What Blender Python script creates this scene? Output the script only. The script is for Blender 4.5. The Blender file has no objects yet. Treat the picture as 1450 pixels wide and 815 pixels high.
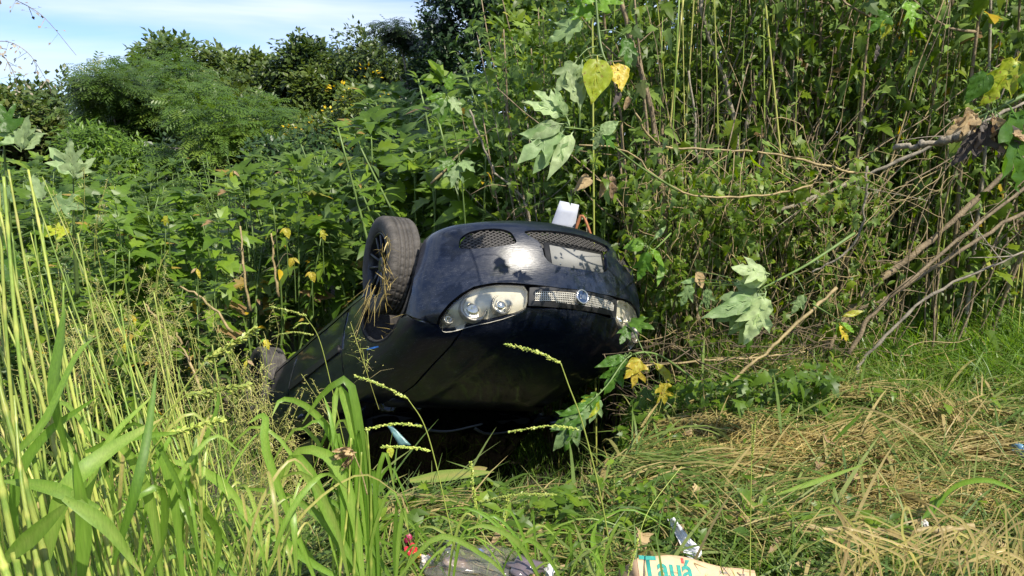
import bpy, bmesh, math, random
import numpy as np
from mathutils import Vector, Matrix
from mathutils.geometry import delaunay_2d_cdt

S = bpy.context.scene
C = S.collection
rng = np.random.default_rng(7)
random.seed(7)
R = math.radians

# ------------------------------------------------------------------ camera, sky, sun, exposure
FPX = 1089.5
PITCH = R(10)
CAM = np.array([0, 0, 1.6])
cd = bpy.data.cameras.new('camera')
cam = bpy.data.objects.new('camera', cd)
C.objects.link(cam)
cam.location = CAM
cam.rotation_euler = (R(90) - PITCH, 0, 0)
cd.sensor_width = 36
cd.lens = 36 * FPX / 1450
cd.clip_start = 0.05
cd.clip_end = 5000
S.camera = cam
S.view_settings.view_transform = 'Standard'
S.view_settings.look = 'None'
S.view_settings.exposure = 0.98
S.view_settings.gamma = 1.0
S.cycles.max_bounces = 12
S.cycles.diffuse_bounces = 8
S.cycles.transparent_max_bounces = 12
S.cycles.caustics_reflective = False
S.cycles.caustics_refractive = False

SUN_EL, SUN_AZ = R(50), R(140)
w = bpy.data.worlds.new('World')
S.world = w
w.use_nodes = True
nt = w.node_tree
nt.nodes.clear()
def N(nt, t, **k):
    n = nt.nodes.new(t)
    for a, b in k.items():
        if a.startswith('i_'):
            n.inputs[a[2:].replace('_', ' ')].default_value = b
        else:
            setattr(n, a, b)
    return n
sky = N(nt, 'ShaderNodeTexSky', sky_type='NISHITA', sun_disc=False, sun_elevation=SUN_EL, sun_rotation=SUN_AZ)
sky.air_density = 1.0
sky.dust_density = 0.15
sky.ozone_density = 3.0
tc = N(nt, 'ShaderNodeTexCoord')
mp = N(nt, 'ShaderNodeMapping')
mp.inputs['Rotation'].default_value = (0, R(-9), R(20))
mp.inputs['Scale'].default_value = (1.0, 1.6, 9.0)
no = N(nt, 'ShaderNodeTexNoise')
no.inputs['Scale'].default_value = 1.7
no.inputs['Detail'].default_value = 5
no.inputs['Roughness'].default_value = 0.5
no.inputs['Distortion'].default_value = 0.3
cr = N(nt, 'ShaderNodeValToRGB')
cr.color_ramp.elements[0].position = 0.40
cr.color_ramp.elements[0].color = (0, 0, 0, 1)
cr.color_ramp.elements[1].position = 0.66
cr.color_ramp.elements[1].color = (0.9, 0.9, 0.9, 1)
mx = N(nt, 'ShaderNodeMix', data_type='RGBA')
mx.inputs['B'].default_value = (4.9, 5.5, 6.3, 1)
bg = N(nt, 'ShaderNodeBackground')
bg.inputs['Strength'].default_value = 0.10
wo = N(nt, 'ShaderNodeOutputWorld')
L = nt.links.new
L(tc.outputs['Generated'], mp.inputs['Vector'])
L(mp.outputs['Vector'], no.inputs['Vector'])
L(no.outputs['Fac'], cr.inputs['Fac'])
L(cr.outputs['Color'], mx.inputs['Factor'])
blue = N(nt, 'ShaderNodeMix', data_type='RGBA', blend_type='MULTIPLY')
blue.inputs['Factor'].default_value = 1.0
blue.inputs['B'].default_value = (0.70, 0.76, 0.98, 1)
L(sky.outputs['Color'], blue.inputs['A'])
L(blue.outputs['Result'], mx.inputs['A'])
L(mx.outputs['Result'], bg.inputs['Color'])
L(bg.outputs['Background'], wo.inputs['Surface'])

sd = bpy.data.lights.new('sun', 'SUN')
sd.energy = 4.3
sd.angle = R(0.53)
sd.color = (1.0, 0.93, 0.80)
sun = bpy.data.objects.new('sun', sd)
C.objects.link(sun)
sv = Vector((math.cos(SUN_EL) * math.sin(SUN_AZ), math.cos(SUN_EL) * math.cos(SUN_AZ), math.sin(SUN_EL)))
sun.rotation_euler = sv.to_track_quat('Z', 'Y').to_euler()
sun.location = (6, -4, 12)

# ------------------------------------------------------------------ helpers
def ray(u, v):
    d = np.array([(u - 725) / FPX, -(v - 407.5) / FPX, -1.0])
    c, s = math.cos(PITCH), math.sin(PITCH)
    return np.array([d[0], -d[2] * c + d[1] * s, d[1] * c + d[2] * s])
def at(u, v, Y):
    """the world point seen at photo pixel (u, v) at distance Y ahead"""
    d = ray(u, v)
    return CAM + d * (Y / d[1])

def smooth(a, b, x):
    t = np.clip((x - a) / (b - a), 0, 1)
    return t * t * (3 - 2 * t)

def ground(x, y):
    x = np.asarray(x, float); y = np.asarray(y, float)
    lip = 3.02 + 1.5 * smooth(0.25, 1.0, x) + 2.4 * smooth(1.0, 1.9, x) - 0.1 * smooth(-0.6, -2.0, x)
    depth = 1.12 - 0.25 * smooth(1, 3, x)
    z = -depth * smooth(0, 1.1, y - lip)
    z = z + 0.35 * smooth(8, 14, y)
    z = z - 0.35 * smooth(6.3, 8, y) * smooth(-4, -1, x) * (1 - smooth(0, 1, x))
    z = z + 0.03 * np.sin(x * 2.3 + 1) * np.cos(y * 1.9) + 0.02 * np.sin(x * 5.1 + y * 3.3)
    return z

def newmesh(name, verts, faces, smooth_=True, tint=None, cols=None):
    me = bpy.data.meshes.new(name)
    verts = np.asarray(verts, np.float32).reshape(-1, 3)
    if isinstance(faces, np.ndarray):
        nf, k = faces.shape
        me.vertices.add(len(verts)); me.vertices.foreach_set('co', verts.ravel())
        me.loops.add(nf * k); me.loops.foreach_set('vertex_index', faces.astype(np.int32).ravel())
        me.polygons.add(nf)
        me.polygons.foreach_set('loop_start', np.arange(0, nf * k, k, dtype=np.int32))
        me.update(calc_edges=True)
    else:
        me.from_pydata([tuple(v) for v in verts.tolist()], [], faces)
    if smooth_:
        me.polygons.foreach_set('use_smooth', np.ones(len(me.polygons), bool))
    if tint is not None:
        a = me.attributes.new('tint', 'FLOAT', 'POINT')
        a.data.foreach_set('value', np.asarray(tint, np.float32))
    me.update()
    return me

def obj(name, me, mat=None, parent=None, **tags):
    o = bpy.data.objects.new(name, me)
    C.objects.link(o)
    if mat is not None and me is not None and not me.materials:
        me.materials.append(mat)
    if parent is not None:
        o.parent = parent
    for k, v in tags.items():
        o[k] = v
    return o

def empty(name, loc=(0, 0, 0), rz=0, **tags):
    o = bpy.data.objects.new(name, None)
    C.objects.link(o)
    o.location = loc
    o.rotation_euler = (0, 0, rz)
    o.empty_display_size = 0.1
    for k, v in tags.items():
        o[k] = v
    return o

def copy_tree(o, loc, rz=0.0, scale=1.0, **tags):
    c = o.copy(); C.objects.link(c)
    c.location = loc; c.rotation_euler = (0, 0, rz); c.scale = (scale,) * 3
    for k, v in tags.items():
        c[k] = v
    for ch in list(o.children):
        d = ch.copy(); C.objects.link(d); d.parent = c
    return c

class Acc:
    """collects geometry (mixed tris and quads stored as tris) with a per-vertex tint"""
    def __init__(s):
        s.v, s.f, s.t, s.n = [], [], [], 0
    def add(s, v, f, t=0.5):
        v = np.asarray(v, float).reshape(-1, 3); f = np.asarray(f, int).reshape(-1, 3)
        s.v.append(v); s.f.append(f + s.n)
        s.t.append(np.broadcast_to(np.asarray(t, float), (len(v),)))
        s.n += len(v)
        return s
    def mesh(s, name, smooth_=True):
        return newmesh(name, np.concatenate(s.v), np.concatenate(s.f), smooth_, np.concatenate(s.t))
    def tris(s):
        return sum(len(f) for f in s.f)

def tube_vf(pts, rad, sides=6, cap=True):
    pts = np.asarray(pts, float); n = len(pts)
    rad = np.broadcast_to(np.asarray(rad, float), (n,))
    tan = np.gradient(pts, axis=0)
    tan /= np.linalg.norm(tan, axis=1)[:, None] + 1e-9
    ref = np.array([0.31, 0.2, 0.93])
    if abs(tan[0] @ ref) > 0.9: ref = np.array([1.0, 0, 0])
    vs = []
    s = np.cross(tan[0], ref); s /= np.linalg.norm(s)
    a = np.linspace(0, 2 * math.pi, sides, endpoint=False)
    for i in range(n):
        s = s - tan[i] * (s @ tan[i]); s /= np.linalg.norm(s) + 1e-9
        b = np.cross(tan[i], s)
        vs.append(pts[i] + rad[i] * (np.cos(a)[:, None] * s + np.sin(a)[:, None] * b))
    v = np.concatenate(vs)
    f = []
    for i in range(n - 1):
        for j in range(sides):
            k = (j + 1) % sides
            p, q, r_, t = i * sides + j, i * sides + k, (i + 1) * sides + k, (i + 1) * sides + j
            f += [(p, q, r_), (p, r_, t)]
    if cap:
        for j in range(1, sides - 1):
            f.append((0, j + 1, j))
            f.append(((n - 1) * sides, (n - 1) * sides + j, (n - 1) * sides + j + 1))
    return v, np.array(f)

def spline(pts, n=24):
    pts = np.asarray(pts, float)
    if len(pts) < 3:
        t = np.linspace(0, 1, n)[:, None]
        return pts[0] * (1 - t) + pts[-1] * t
    P = np.vstack([2 * pts[0] - pts[1], pts, 2 * pts[-1] - pts[-2]])
    out = []
    m = len(pts) - 1
    for k in np.linspace(0, m - 1e-6, n):
        i = int(k); t = k - i
        a, b, c, d = P[i:i + 4]
        out.append(0.5 * ((2 * b) + (-a + c) * t + (2 * a - 5 * b + 4 * c - d) * t * t + (-a + 3 * b - 3 * c + d) * t ** 3))
    return np.array(out)

def lathe_vf(prof, seg=48, axis='y'):
    """prof: list of (radius, height); revolved about the local axis"""
    n = len(prof); a = np.linspace(0, 2 * math.pi, seg, endpoint=False)
    v = np.zeros((seg, n, 3))
    for i, (r_, h) in enumerate(prof):
        v[:, i, 0] = r_ * np.cos(a); v[:, i, 2] = r_ * np.sin(a); v[:, i, 1] = h
    f = []
    for j in range(seg):
        k = (j + 1) % seg
        for i in range(n - 1):
            p, q, r_, t = j * n + i, j * n + i + 1, k * n + i + 1, k * n + i
            f += [(p, q, r_), (p, r_, t)]
    return v.reshape(-1, 3), np.array(f)

def frame_from(fwd, up=(0, 0, 1)):
    f = np.asarray(fwd, float); f = f / np.linalg.norm(f)
    s = np.cross(f, up); s /= np.linalg.norm(s) + 1e-9
    return np.column_stack([s, f, np.cross(s, f)])

# ------------------------------------------------------------------ materials
def mat(name):
    m = bpy.data.materials.new(name); m.use_nodes = True
    nt = m.node_tree
    b = nt.nodes['Principled BSDF']
    return m, nt, b

def simple(name, col, rough=0.5, metal=0.0, coat=0.0, noise=0.0, nscale=20, bump=0.0, bscale=60, spec=0.5):
    m, nt, b = mat(name)
    b.inputs['Base Color'].default_value = (*col, 1)
    b.inputs['Roughness'].default_value = rough
    b.inputs['Metallic'].default_value = metal
    b.inputs['Coat Weight'].default_value = coat
    b.inputs['Specular IOR Level'].default_value = spec
    if noise:
        t = N(nt, 'ShaderNodeTexCoord')
        n = N(nt, 'ShaderNodeTexNoise', i_Scale=nscale, i_Detail=6.0, i_Roughness=0.65)
        nt.links.new(t.outputs['Object'], n.inputs['Vector'])
        r_ = N(nt, 'ShaderNodeValToRGB')
        r_.color_ramp.elements[0].position = 0.3; r_.color_ramp.elements[1].position = 0.72
        r_.color_ramp.elements[0].color = tuple(c * (1 - noise) for c in col) + (1,)
        r_.color_ramp.elements[1].color = tuple(min(1, c * (1 + noise)) for c in col) + (1,)
        nt.links.new(n.outputs['Fac'], r_.inputs['Fac'])
        nt.links.new(r_.outputs['Color'], b.inputs['Base Color'])
    if bump:
        t = N(nt, 'ShaderNodeTexCoord')
        n = N(nt, 'ShaderNodeTexNoise', i_Scale=bscale, i_Detail=5.0)
        nt.links.new(t.outputs['Object'], n.inputs['Vector'])
        bu = N(nt, 'ShaderNodeBump', i_Strength=bump, i_Distance=0.01)
        nt.links.new(n.outputs['Fac'], bu.inputs['Height'])
        nt.links.new(bu.outputs['Normal'], b.inputs['Normal'])
    return m

def leaf_mat(name, stops, trans=0.35, rough=0.42, streak=False, under=None, vein=False, spec=0.4, transcol=None, spots=0.0):
    """leaf colour from the per-leaf 'tint'; paler underside; light shines through"""
    m, nt, b = mat(name)
    at_ = N(nt, 'ShaderNodeAttribute', attribute_name='tint')
    r_ = N(nt, 'ShaderNodeValToRGB')
    els = r_.color_ramp.elements
    while len(els) < len(stops): els.new(0.5)
    for e, (p, c) in zip(els, stops):
        e.position = p; e.color = (*c, 1)
    nt.links.new(at_.outputs['Fac'], r_.inputs['Fac'])
    col = r_.outputs['Color']
    oi = N(nt, 'ShaderNodeObjectInfo')
    hs = N(nt, 'ShaderNodeHueSaturation')
    mr = N(nt, 'ShaderNodeMapRange'); mr.inputs['To Min'].default_value = 0.8; mr.inputs['To Max'].default_value = 1.2
    nt.links.new(oi.outputs['Random'], mr.inputs['Value'])
    nt.links.new(mr.outputs['Result'], hs.inputs['Value'])
    nt.links.new(col, hs.inputs['Color'])
    col = hs.outputs['Color']
    tcn = N(nt, 'ShaderNodeTexCoord')
    nz = N(nt, 'ShaderNodeTexNoise', i_Scale=28.0, i_Detail=4.0)
    if streak:
        mps = N(nt, 'ShaderNodeMapping'); mps.inputs['Scale'].default_value = (14, 14, .8)
        nt.links.new(tcn.outputs['Object'], mps.inputs['Vector']); nt.links.new(mps.outputs['Vector'], nz.inputs['Vector'])
    else: nt.links.new(tcn.outputs['Object'], nz.inputs['Vector'])
    mm = N(nt, 'ShaderNodeMix', data_type='RGBA', blend_type='MULTIPLY')
    mm.inputs['Factor'].default_value = 0.45
    r2 = N(nt, 'ShaderNodeValToRGB')
    r2.color_ramp.elements[0].position = 0.3; r2.color_ramp.elements[0].color = (0.45, 0.45, 0.45, 1)
    r2.color_ramp.elements[1].position = 0.65; r2.color_ramp.elements[1].color = (1, 1, 1, 1)
    nt.links.new(nz.outputs['Fac'], r2.inputs['Fac'])
    nt.links.new(col, mm.inputs['A']); nt.links.new(r2.outputs['Color'], mm.inputs['B'])
    col = mm.outputs['Result']
    if spots:
        vz = N(nt, 'ShaderNodeTexNoise', i_Scale=70.0, i_Detail=3.0)
        nt.links.new(tcn.outputs['Object'], vz.inputs['Vector'])
        r3 = N(nt, 'ShaderNodeValToRGB')
        r3.color_ramp.elements[0].position = 0.60; r3.color_ramp.elements[1].position = 0.68
        nt.links.new(vz.outputs['Fac'], r3.inputs['Fac'])
        ms = N(nt, 'ShaderNodeMix', data_type='RGBA')
        ms.inputs['B'].default_value = (0.22, 0.10, 0.03, 1)
        mt = N(nt, 'ShaderNodeMath', operation='MULTIPLY'); mt.inputs[1].default_value = spots
        nt.links.new(r3.outputs['Color'], mt.inputs[0])
        nt.links.new(mt.outputs[0], ms.inputs['Factor'])
        nt.links.new(col, ms.inputs['A'])
        col = ms.outputs['Result']
    if under is not None:
        ge = N(nt, 'ShaderNodeNewGeometry')
        mu = N(nt, 'ShaderNodeMix', data_type='RGBA')
        mu.inputs['B'].default_value = (*under, 1)
        mt = N(nt, 'ShaderNodeMath', operation='MULTIPLY'); mt.inputs[1].default_value = 0.75
        nt.links.new(ge.outputs['Backfacing'], mt.inputs[0])
        nt.links.new(mt.outputs[0], mu.inputs['Factor'])
        nt.links.new(col, mu.inputs['A'])
        col = mu.outputs['Result']
    nt.links.new(col, b.inputs['Base Color'])
    b.inputs['Roughness'].default_value = rough
    b.inputs['Specular IOR Level'].default_value = spec
    tr = N(nt, 'ShaderNodeBsdfTranslucent')
    hv = N(nt, 'ShaderNodeHueSaturation')
    hv.inputs['Hue'].default_value = 0.488; hv.inputs['Saturation'].default_value = 1.1; hv.inputs['Value'].default_value = 1.7
    nt.links.new(col, hv.inputs['Color'])
    nt.links.new(hv.outputs['Color'], tr.inputs['Color'])
    ms = N(nt, 'ShaderNodeMixShader'); ms.inputs['Fac'].default_value = trans
    nt.links.new(b.outputs['BSDF'], ms.inputs[1]); nt.links.new(tr.outputs['BSDF'], ms.inputs[2])
    nt.links.new(ms.outputs['Shader'], nt.nodes['Material Output'].inputs['Surface'])
    if vein:
        wv = N(nt, 'ShaderNodeTexNoise', i_Scale=90.0, i_Detail=2.0)
        bu = N(nt, 'ShaderNodeBump', i_Strength=0.35, i_Distance=0.004)
        nt.links.new(tcn.outputs['Object'], wv.inputs['Vector'])
        nt.links.new(wv.outputs['Fac'], bu.inputs['Height'])
        nt.links.new(bu.outputs['Normal'], b.inputs['Normal'])
    return m

M = {}
YEL = (0.55, 0.38, 0.02)
DRY = (0.30, 0.19, 0.09)
M['leaf'] = leaf_mat('shrub_leaf', [(0.0, (0.050, 0.105, 0.010)), (0.5, (0.110, 0.200, 0.015)), (0.93, (0.220, 0.320, 0.025)), (0.955, YEL), (0.98, (0.35, 0.25, 0.05)), (0.99, DRY)], under=(0.15, 0.23, 0.10), trans=.42)
M['leaf_thicket'] = leaf_mat('thicket_leaf', [(0.0, (0.052, 0.100, 0.009)), (0.5, (0.118, 0.195, 0.014)), (0.90, (0.25, 0.33, 0.024)), (0.95, YEL), (0.97, (0.30, 0.22, 0.04)), (0.98, DRY)], under=(0.15, 0.23, 0.09), trans=0.55)
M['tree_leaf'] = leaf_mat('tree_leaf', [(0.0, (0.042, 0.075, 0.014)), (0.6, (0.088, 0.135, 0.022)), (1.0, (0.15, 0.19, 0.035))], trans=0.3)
M['tree_leaf_dark'] = leaf_mat('dark_tree_leaf', [(0.0, (0.015, 0.040, 0.013)), (0.6, (0.030, 0.065, 0.018)), (1.0, (0.07, 0.11, 0.035))], trans=0.2)  # dark leaves; shade of the near-black tree and low bushes sits in the colour
M['tree_leaf_olive'] = leaf_mat('olive_tree_leaf', [(0.0, (0.045, 0.085, 0.016)), (0.6, (0.085, 0.135, 0.025)), (1.0, (0.16, 0.18, 0.05))], trans=0.3)
M['fern_leaf'] = leaf_mat('feathery_leaf', [(0.0, (0.040, 0.088, 0.013)), (0.6, (0.082, 0.150, 0.020)), (1.0, (0.145, 0.21, 0.030))], trans=0.4)
M['flower'] = leaf_mat('yellow_flower', [(0.0, (0.50, 0.34, 0.01)), (1.0, (0.65, 0.50, 0.02))], trans=0.3)
M['grass'] = leaf_mat('grass_blade', [(0.0, (0.09, 0.19, 0.022)), (0.45, (0.19, 0.33, 0.045)), (0.75, (0.32, 0.43, 0.09)), (0.9, (0.48, 0.44, 0.13)), (1.0, (0.52, 0.40, 0.19))], trans=0.45, rough=0.38, spec=0.4, streak=True)
M['culm'] = leaf_mat('grass_stem', [(0.0, (0.20, 0.31, 0.05)), (0.5, (0.42, 0.46, 0.10)), (1.0, (0.58, 0.47, 0.20))], trans=0.15, rough=0.4, streak=True)
M['cut'] = leaf_mat('cut_grass', [(0.0, (0.06, 0.12, 0.020)), (0.4, (0.13, 0.21, 0.04)), (0.65, (0.24, 0.29, 0.08)), (0.8, (0.38, 0.30, 0.115)), (1.0, (0.52, 0.42, 0.18))], trans=0.3, rough=0.5)
M['hay'] = leaf_mat('dry_hay', [(0.0, (0.30, 0.23, 0.06)), (0.5, (0.48, 0.37, 0.12)), (1.0, (0.62, 0.49, 0.20))], trans=0.2, rough=0.55)
M['pale_leaf'] = leaf_mat('pale_drooping_leaf', [(0.0, (0.20, 0.31, 0.12)), (1.0, (0.42, 0.52, 0.25))], trans=0.4, rough=0.5, vein=True, spec=0.3)
M['green_leaf'] = leaf_mat('fresh_green_leaf', [(0.0, (0.08, 0.19, 0.025)), (1.0, (0.20, 0.37, 0.04))], trans=0.5, rough=0.42, vein=True)
M['yellow_leaf'] = leaf_mat('yellowing_leaf', [(0.0, (0.34, 0.42, 0.03)), (1.0, (0.58, 0.45, 0.05))], trans=0.4, rough=0.45, vein=True, spots=0.8)
M['dead_leaf'] = leaf_mat('withered_leaf', [(0.0, (0.24, 0.16, 0.09)), (1.0, (0.46, 0.34, 0.17))], trans=0.15, rough=0.7, vein=True, spots=0.6)
M['black_leaf'] = leaf_mat('rotten_leaf', [(0.0, (0.05, 0.04, 0.035)), (1.0, (0.13, 0.11, 0.09))], trans=0.1, rough=0.8)
M['bark'] = simple('brown_bark', (0.20, 0.15, 0.088), 0.8, noise=0.5, nscale=14, bump=0.7, bscale=50)
M['bark_grey'] = simple('grey_bark', (0.22, 0.19, 0.14), 0.85, noise=0.55, nscale=18, bump=0.6, bscale=60)
M['green_stem'] = simple('green_stem', (0.11, 0.17, 0.04), 0.5, noise=0.35, nscale=9)
M['vine_stem'] = simple('vine_stem', (0.27, 0.205, 0.09), 0.65, noise=0.45, nscale=20, bump=0.4, bscale=90)
M['brush'] = simple('dark_brushwood', (0.115, 0.085, 0.048), 0.85, noise=0.5, nscale=12)
M['soil'] = simple('soil', (0.034, 0.027, 0.017), 0.95, noise=0.6, nscale=6, bump=0.9, bscale=30)

def paint_mat():
    m, nt, b = mat('navy_paint')
    tcn = N(nt, 'ShaderNodeTexCoord')
    mpn = N(nt, 'ShaderNodeMapping'); mpn.inputs['Scale'].default_value = (1.0, 1.0, 2.5)
    n1 = N(nt, 'ShaderNodeTexNoise', i_Scale=3.0, i_Detail=9.0, i_Roughness=0.72)
    n2 = N(nt, 'ShaderNodeTexNoise', i_Scale=30.0, i_Detail=6.0, i_Roughness=0.8)
    nt.links.new(tcn.outputs['Object'], mpn.inputs['Vector'])
    nt.links.new(mpn.outputs['Vector'], n1.inputs['Vector']); nt.links.new(tcn.outputs['Object'], n2.inputs['Vector'])
    mu = N(nt, 'ShaderNodeMath', operation='MULTIPLY')
    nt.links.new(n1.outputs['Fac'], mu.inputs[0]); nt.links.new(n2.outputs['Fac'], mu.inputs[1])
    r1 = N(nt, 'ShaderNodeValToRGB')
    r1.color_ramp.elements[0].position = 0.22; r1.color_ramp.elements[0].color = (0, 0, 0, 1)
    r1.color_ramp.elements[1].position = 0.42; r1.color_ramp.elements[1].color = (0.55, 0.55, 0.55, 1)
    nt.links.new(mu.outputs[0], r1.inputs['Fac'])
    mc = N(nt, 'ShaderNodeMix', data_type='RGBA')
    mc.inputs['A'].default_value = (0.003, 0.006, 0.016, 1)
    mc.inputs['B'].default_value = (0.062, 0.068, 0.088, 1)
    f = N(nt, 'ShaderNodeMath', operation='MULTIPLY'); f.inputs[1].default_value = 0.36
    nt.links.new(r1.outputs['Color'], f.inputs[0])
    nt.links.new(f.outputs[0], mc.inputs['Factor'])
    nt.links.new(mc.outputs['Result'], b.inputs['Base Color'])
    mr = N(nt, 'ShaderNodeMapRange'); mr.inputs['To Min'].default_value = 0.30; mr.inputs['To Max'].default_value = 0.55
    nt.links.new(r1.outputs['Color'], mr.inputs['Value'])
    nt.links.new(mr.outputs['Result'], b.inputs['Roughness'])
    b.inputs['Specular IOR Level'].default_value = 0.35
    b.inputs['Coat Weight'].default_value = 0.6
    b.inputs['Coat Roughness'].default_value = 0.09
    # scuffs: fine pale scratches running along the car
    mp2 = N(nt, 'ShaderNodeMapping'); mp2.inputs['Scale'].default_value = (2, 9, 60); mp2.inputs['Rotation'].default_value = (0.2, 0.25, 0.5)
    n3 = N(nt, 'ShaderNodeTexNoise', i_Scale=3.0, i_Detail=3.0)
    nt.links.new(tcn.outputs['Object'], mp2.inputs['Vector']); nt.links.new(mp2.outputs['Vector'], n3.inputs['Vector'])
    # scratches down to the primer where the stretched noise crosses a thin band
    sb = N(nt, 'ShaderNodeMath', operation='SUBTRACT'); sb.inputs[1].default_value = .56
    ab = N(nt, 'ShaderNodeMath', operation='ABSOLUTE'); lt = N(nt, 'ShaderNodeMath', operation='LESS_THAN'); lt.inputs[1].default_value = .0035
    ml = N(nt, 'ShaderNodeMath', operation='MULTIPLY'); gt = N(nt, 'ShaderNodeMath', operation='GREATER_THAN'); gt.inputs[1].default_value = .50
    nt.links.new(n3.outputs['Fac'], sb.inputs[0]); nt.links.new(sb.outputs[0], ab.inputs[0]); nt.links.new(ab.outputs[0], lt.inputs[0])
    nt.links.new(n1.outputs['Fac'], gt.inputs[0]); nt.links.new(lt.outputs[0], ml.inputs[0]); nt.links.new(gt.outputs[0], ml.inputs[1])
    m6 = N(nt, 'ShaderNodeMath', operation='MULTIPLY'); m6.inputs[1].default_value = .6; nt.links.new(ml.outputs[0], m6.inputs[0])
    mc2 = N(nt, 'ShaderNodeMix', data_type='RGBA'); mc2.inputs['B'].default_value = (.16, .17, .19, 1)
    nt.links.new(m6.outputs[0], mc2.inputs['Factor']); nt.links.new(mc.outputs['Result'], mc2.inputs['A']); nt.links.new(mc2.outputs['Result'], b.inputs['Base Color'])
    bu = N(nt, 'ShaderNodeBump', i_Strength=0.22, i_Distance=0.004)
    nt.links.new(n3.outputs['Fac'], bu.inputs['Height']); nt.links.new(bu.outputs['Normal'], b.inputs['Normal'])
    return m
M['paint'] = paint_mat()
M['black_plastic'] = simple('black_plastic', (0.012, 0.012, 0.013), 0.5, noise=0.4, nscale=30)
M['underbody'] = simple('dusty_underbody', (0.035, 0.030, 0.026), 0.9, noise=0.6, nscale=12, bump=0.4)
M['arch_dark'] = simple('arch_liner', (0.022, 0.020, 0.018), 0.9, noise=0.5, nscale=20, bump=0.5)
M['chrome'] = simple('reflector_chrome', (0.75, 0.74, 0.70), 0.16, metal=1.0)
M['housing'] = simple('headlight_housing', (0.60, 0.57, 0.48), 0.3, metal=0.12, noise=0.12, nscale=30)
M['bezel'] = simple('headlight_bezel', (0.30, 0.285, 0.25), 0.3, metal=0.5)
M['silver_plastic'] = simple('silver_grille', (0.50, 0.47, 0.40), 0.4, metal=0.5, noise=0.25, nscale=40)
M['dark_mesh'] = simple('dark_mesh', (0.055, 0.05, 0.047), 0.65, noise=0.3, nscale=40)
M['tyre'] = simple('tyre_rubber', (0.060, 0.054, 0.048), 0.82, noise=0.45, nscale=16, bump=0.35, bscale=160)
M['rim'] = simple('dark_alloy', (0.035, 0.036, 0.040), 0.35, metal=0.6, noise=0.3, nscale=20)
M['plate'] = simple('plate_grey', (0.20, 0.198, 0.185), 0.75, noise=0.08, nscale=14)
M['badge_blue'] = simple('badge_blue', (0.012, 0.028, 0.07), 0.25, coat=0.6)
M['badge_metal'] = simple('badge_metal', (0.62, 0.62, 0.62), 0.2, metal=0.9)
M['card'] = simple('cardboard', (0.50, 0.34, 0.20), 0.85, noise=0.28, nscale=14, bump=0.5, bscale=25)
M['card_edge'] = simple('cardboard_side', (0.32, 0.22, 0.14), 0.9, noise=0.15)
M['teal'] = simple('teal_print', (0.015, 0.22, 0.18), 0.75, noise=.35, nscale=60)
M['redprint'] = simple('red_print', (0.60, 0.06, 0.05), 0.7)
M['greyprint'] = simple('grey_print', (0.20, 0.22, 0.22), 0.7)
M['foil'] = simple('white_foil', (0.72, 0.72, 0.75), 0.38, metal=0.15, noise=0.12, nscale=50, bump=0.9, bscale=45)
M['white_board'] = simple('white_board', (0.42, 0.44, 0.50), 0.5, noise=0.06)
M['orange'] = simple('rusty_orange', (0.30, 0.11, 0.04), 0.7, noise=0.4, nscale=30)
M['blue_plastic'] = simple('blue_plastic', (0.12, 0.24, 0.36), 0.3, noise=0.2)
M['teal_strip'] = simple('pale_teal_strip', (0.10, 0.20, 0.20), 0.4, noise=0.3)
def clear_mat(name, tint, gl=0.06, rough=0.05, edge=.9, base=.045):
    m, nt, b = mat(name)
    t = N(nt, 'ShaderNodeBsdfTransparent'); t.inputs['Color'].default_value = (*tint, 1)
    g = N(nt, 'ShaderNodeBsdfGlossy'); g.inputs['Roughness'].default_value = rough
    lw = N(nt, 'ShaderNodeLayerWeight'); lw.inputs['Blend'].default_value = .5
    pw = N(nt, 'ShaderNodeMath', operation='POWER'); pw.inputs[1].default_value = 4.0
    ad = N(nt, 'ShaderNodeMath', operation='MULTIPLY_ADD'); ad.inputs[1].default_value = edge; ad.inputs[2].default_value = base
    nt.links.new(lw.outputs['Facing'], pw.inputs[0]); nt.links.new(pw.outputs[0], ad.inputs[0])
    ms = N(nt, 'ShaderNodeMixShader')
    nt.links.new(ad.outputs[0], ms.inputs['Fac'])
    nt.links.new(t.outputs['BSDF'], ms.inputs[1]); nt.links.new(g.outputs['BSDF'], ms.inputs[2])
    d = N(nt, 'ShaderNodeBsdfDiffuse'); d.inputs['Color'].default_value = (0.6, 0.56, 0.46, 1)
    ms2 = N(nt, 'ShaderNodeMixShader'); ms2.inputs['Fac'].default_value = gl
    nt.links.new(ms.outputs['Shader'], ms2.inputs[1]); nt.links.new(d.outputs['BSDF'], ms2.inputs[2])
    nt.links.new(ms2.outputs['Shader'], nt.nodes['Material Output'].inputs['Surface'])
    return m
M['lens'] = clear_mat('headlight_lens', (0.95, 0.94, 0.89), 0.07, 0.05)
M['glass'] = clear_mat('tinted_glass', (0.05, 0.06, 0.06), 0.004, 0.03, .35, .03)
M['cabin_shade'] = simple('cabin_shade_black', (0.008, 0.008, 0.008), 0.9)  # black that puts the cabin's shade behind the glass
M['film'] = clear_mat('clear_plastic_film', (0.86, 0.85, 0.87), 0.10, 0.12)

# ------------------------------------------------------------------ terrain
def terrain():
    xs = np.concatenate([np.linspace(-400, -12, 14)[:-1], np.linspace(-12, 12, 121), np.linspace(12, 400, 14)[1:]])
    ys = np.concatenate([np.linspace(-60, -2, 8)[:-1], np.linspace(-2, 14, 101), np.linspace(14, 900, 22)[1:]])
    X, Y = np.meshgrid(xs, ys)
    Z = ground(X, Y)
    v = np.stack([X, Y, Z], -1).reshape(-1, 3)
    nx = len(xs); i, j = np.meshgrid(np.arange(len(ys) - 1), np.arange(nx - 1), indexing='ij')
    p = (i * nx + j).ravel()
    f = np.stack([p, p + 1, p + nx + 1, p + nx], 1)
    obj('ground', newmesh('ground', v, f), M['soil'], kind='structure')
terrain()

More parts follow.
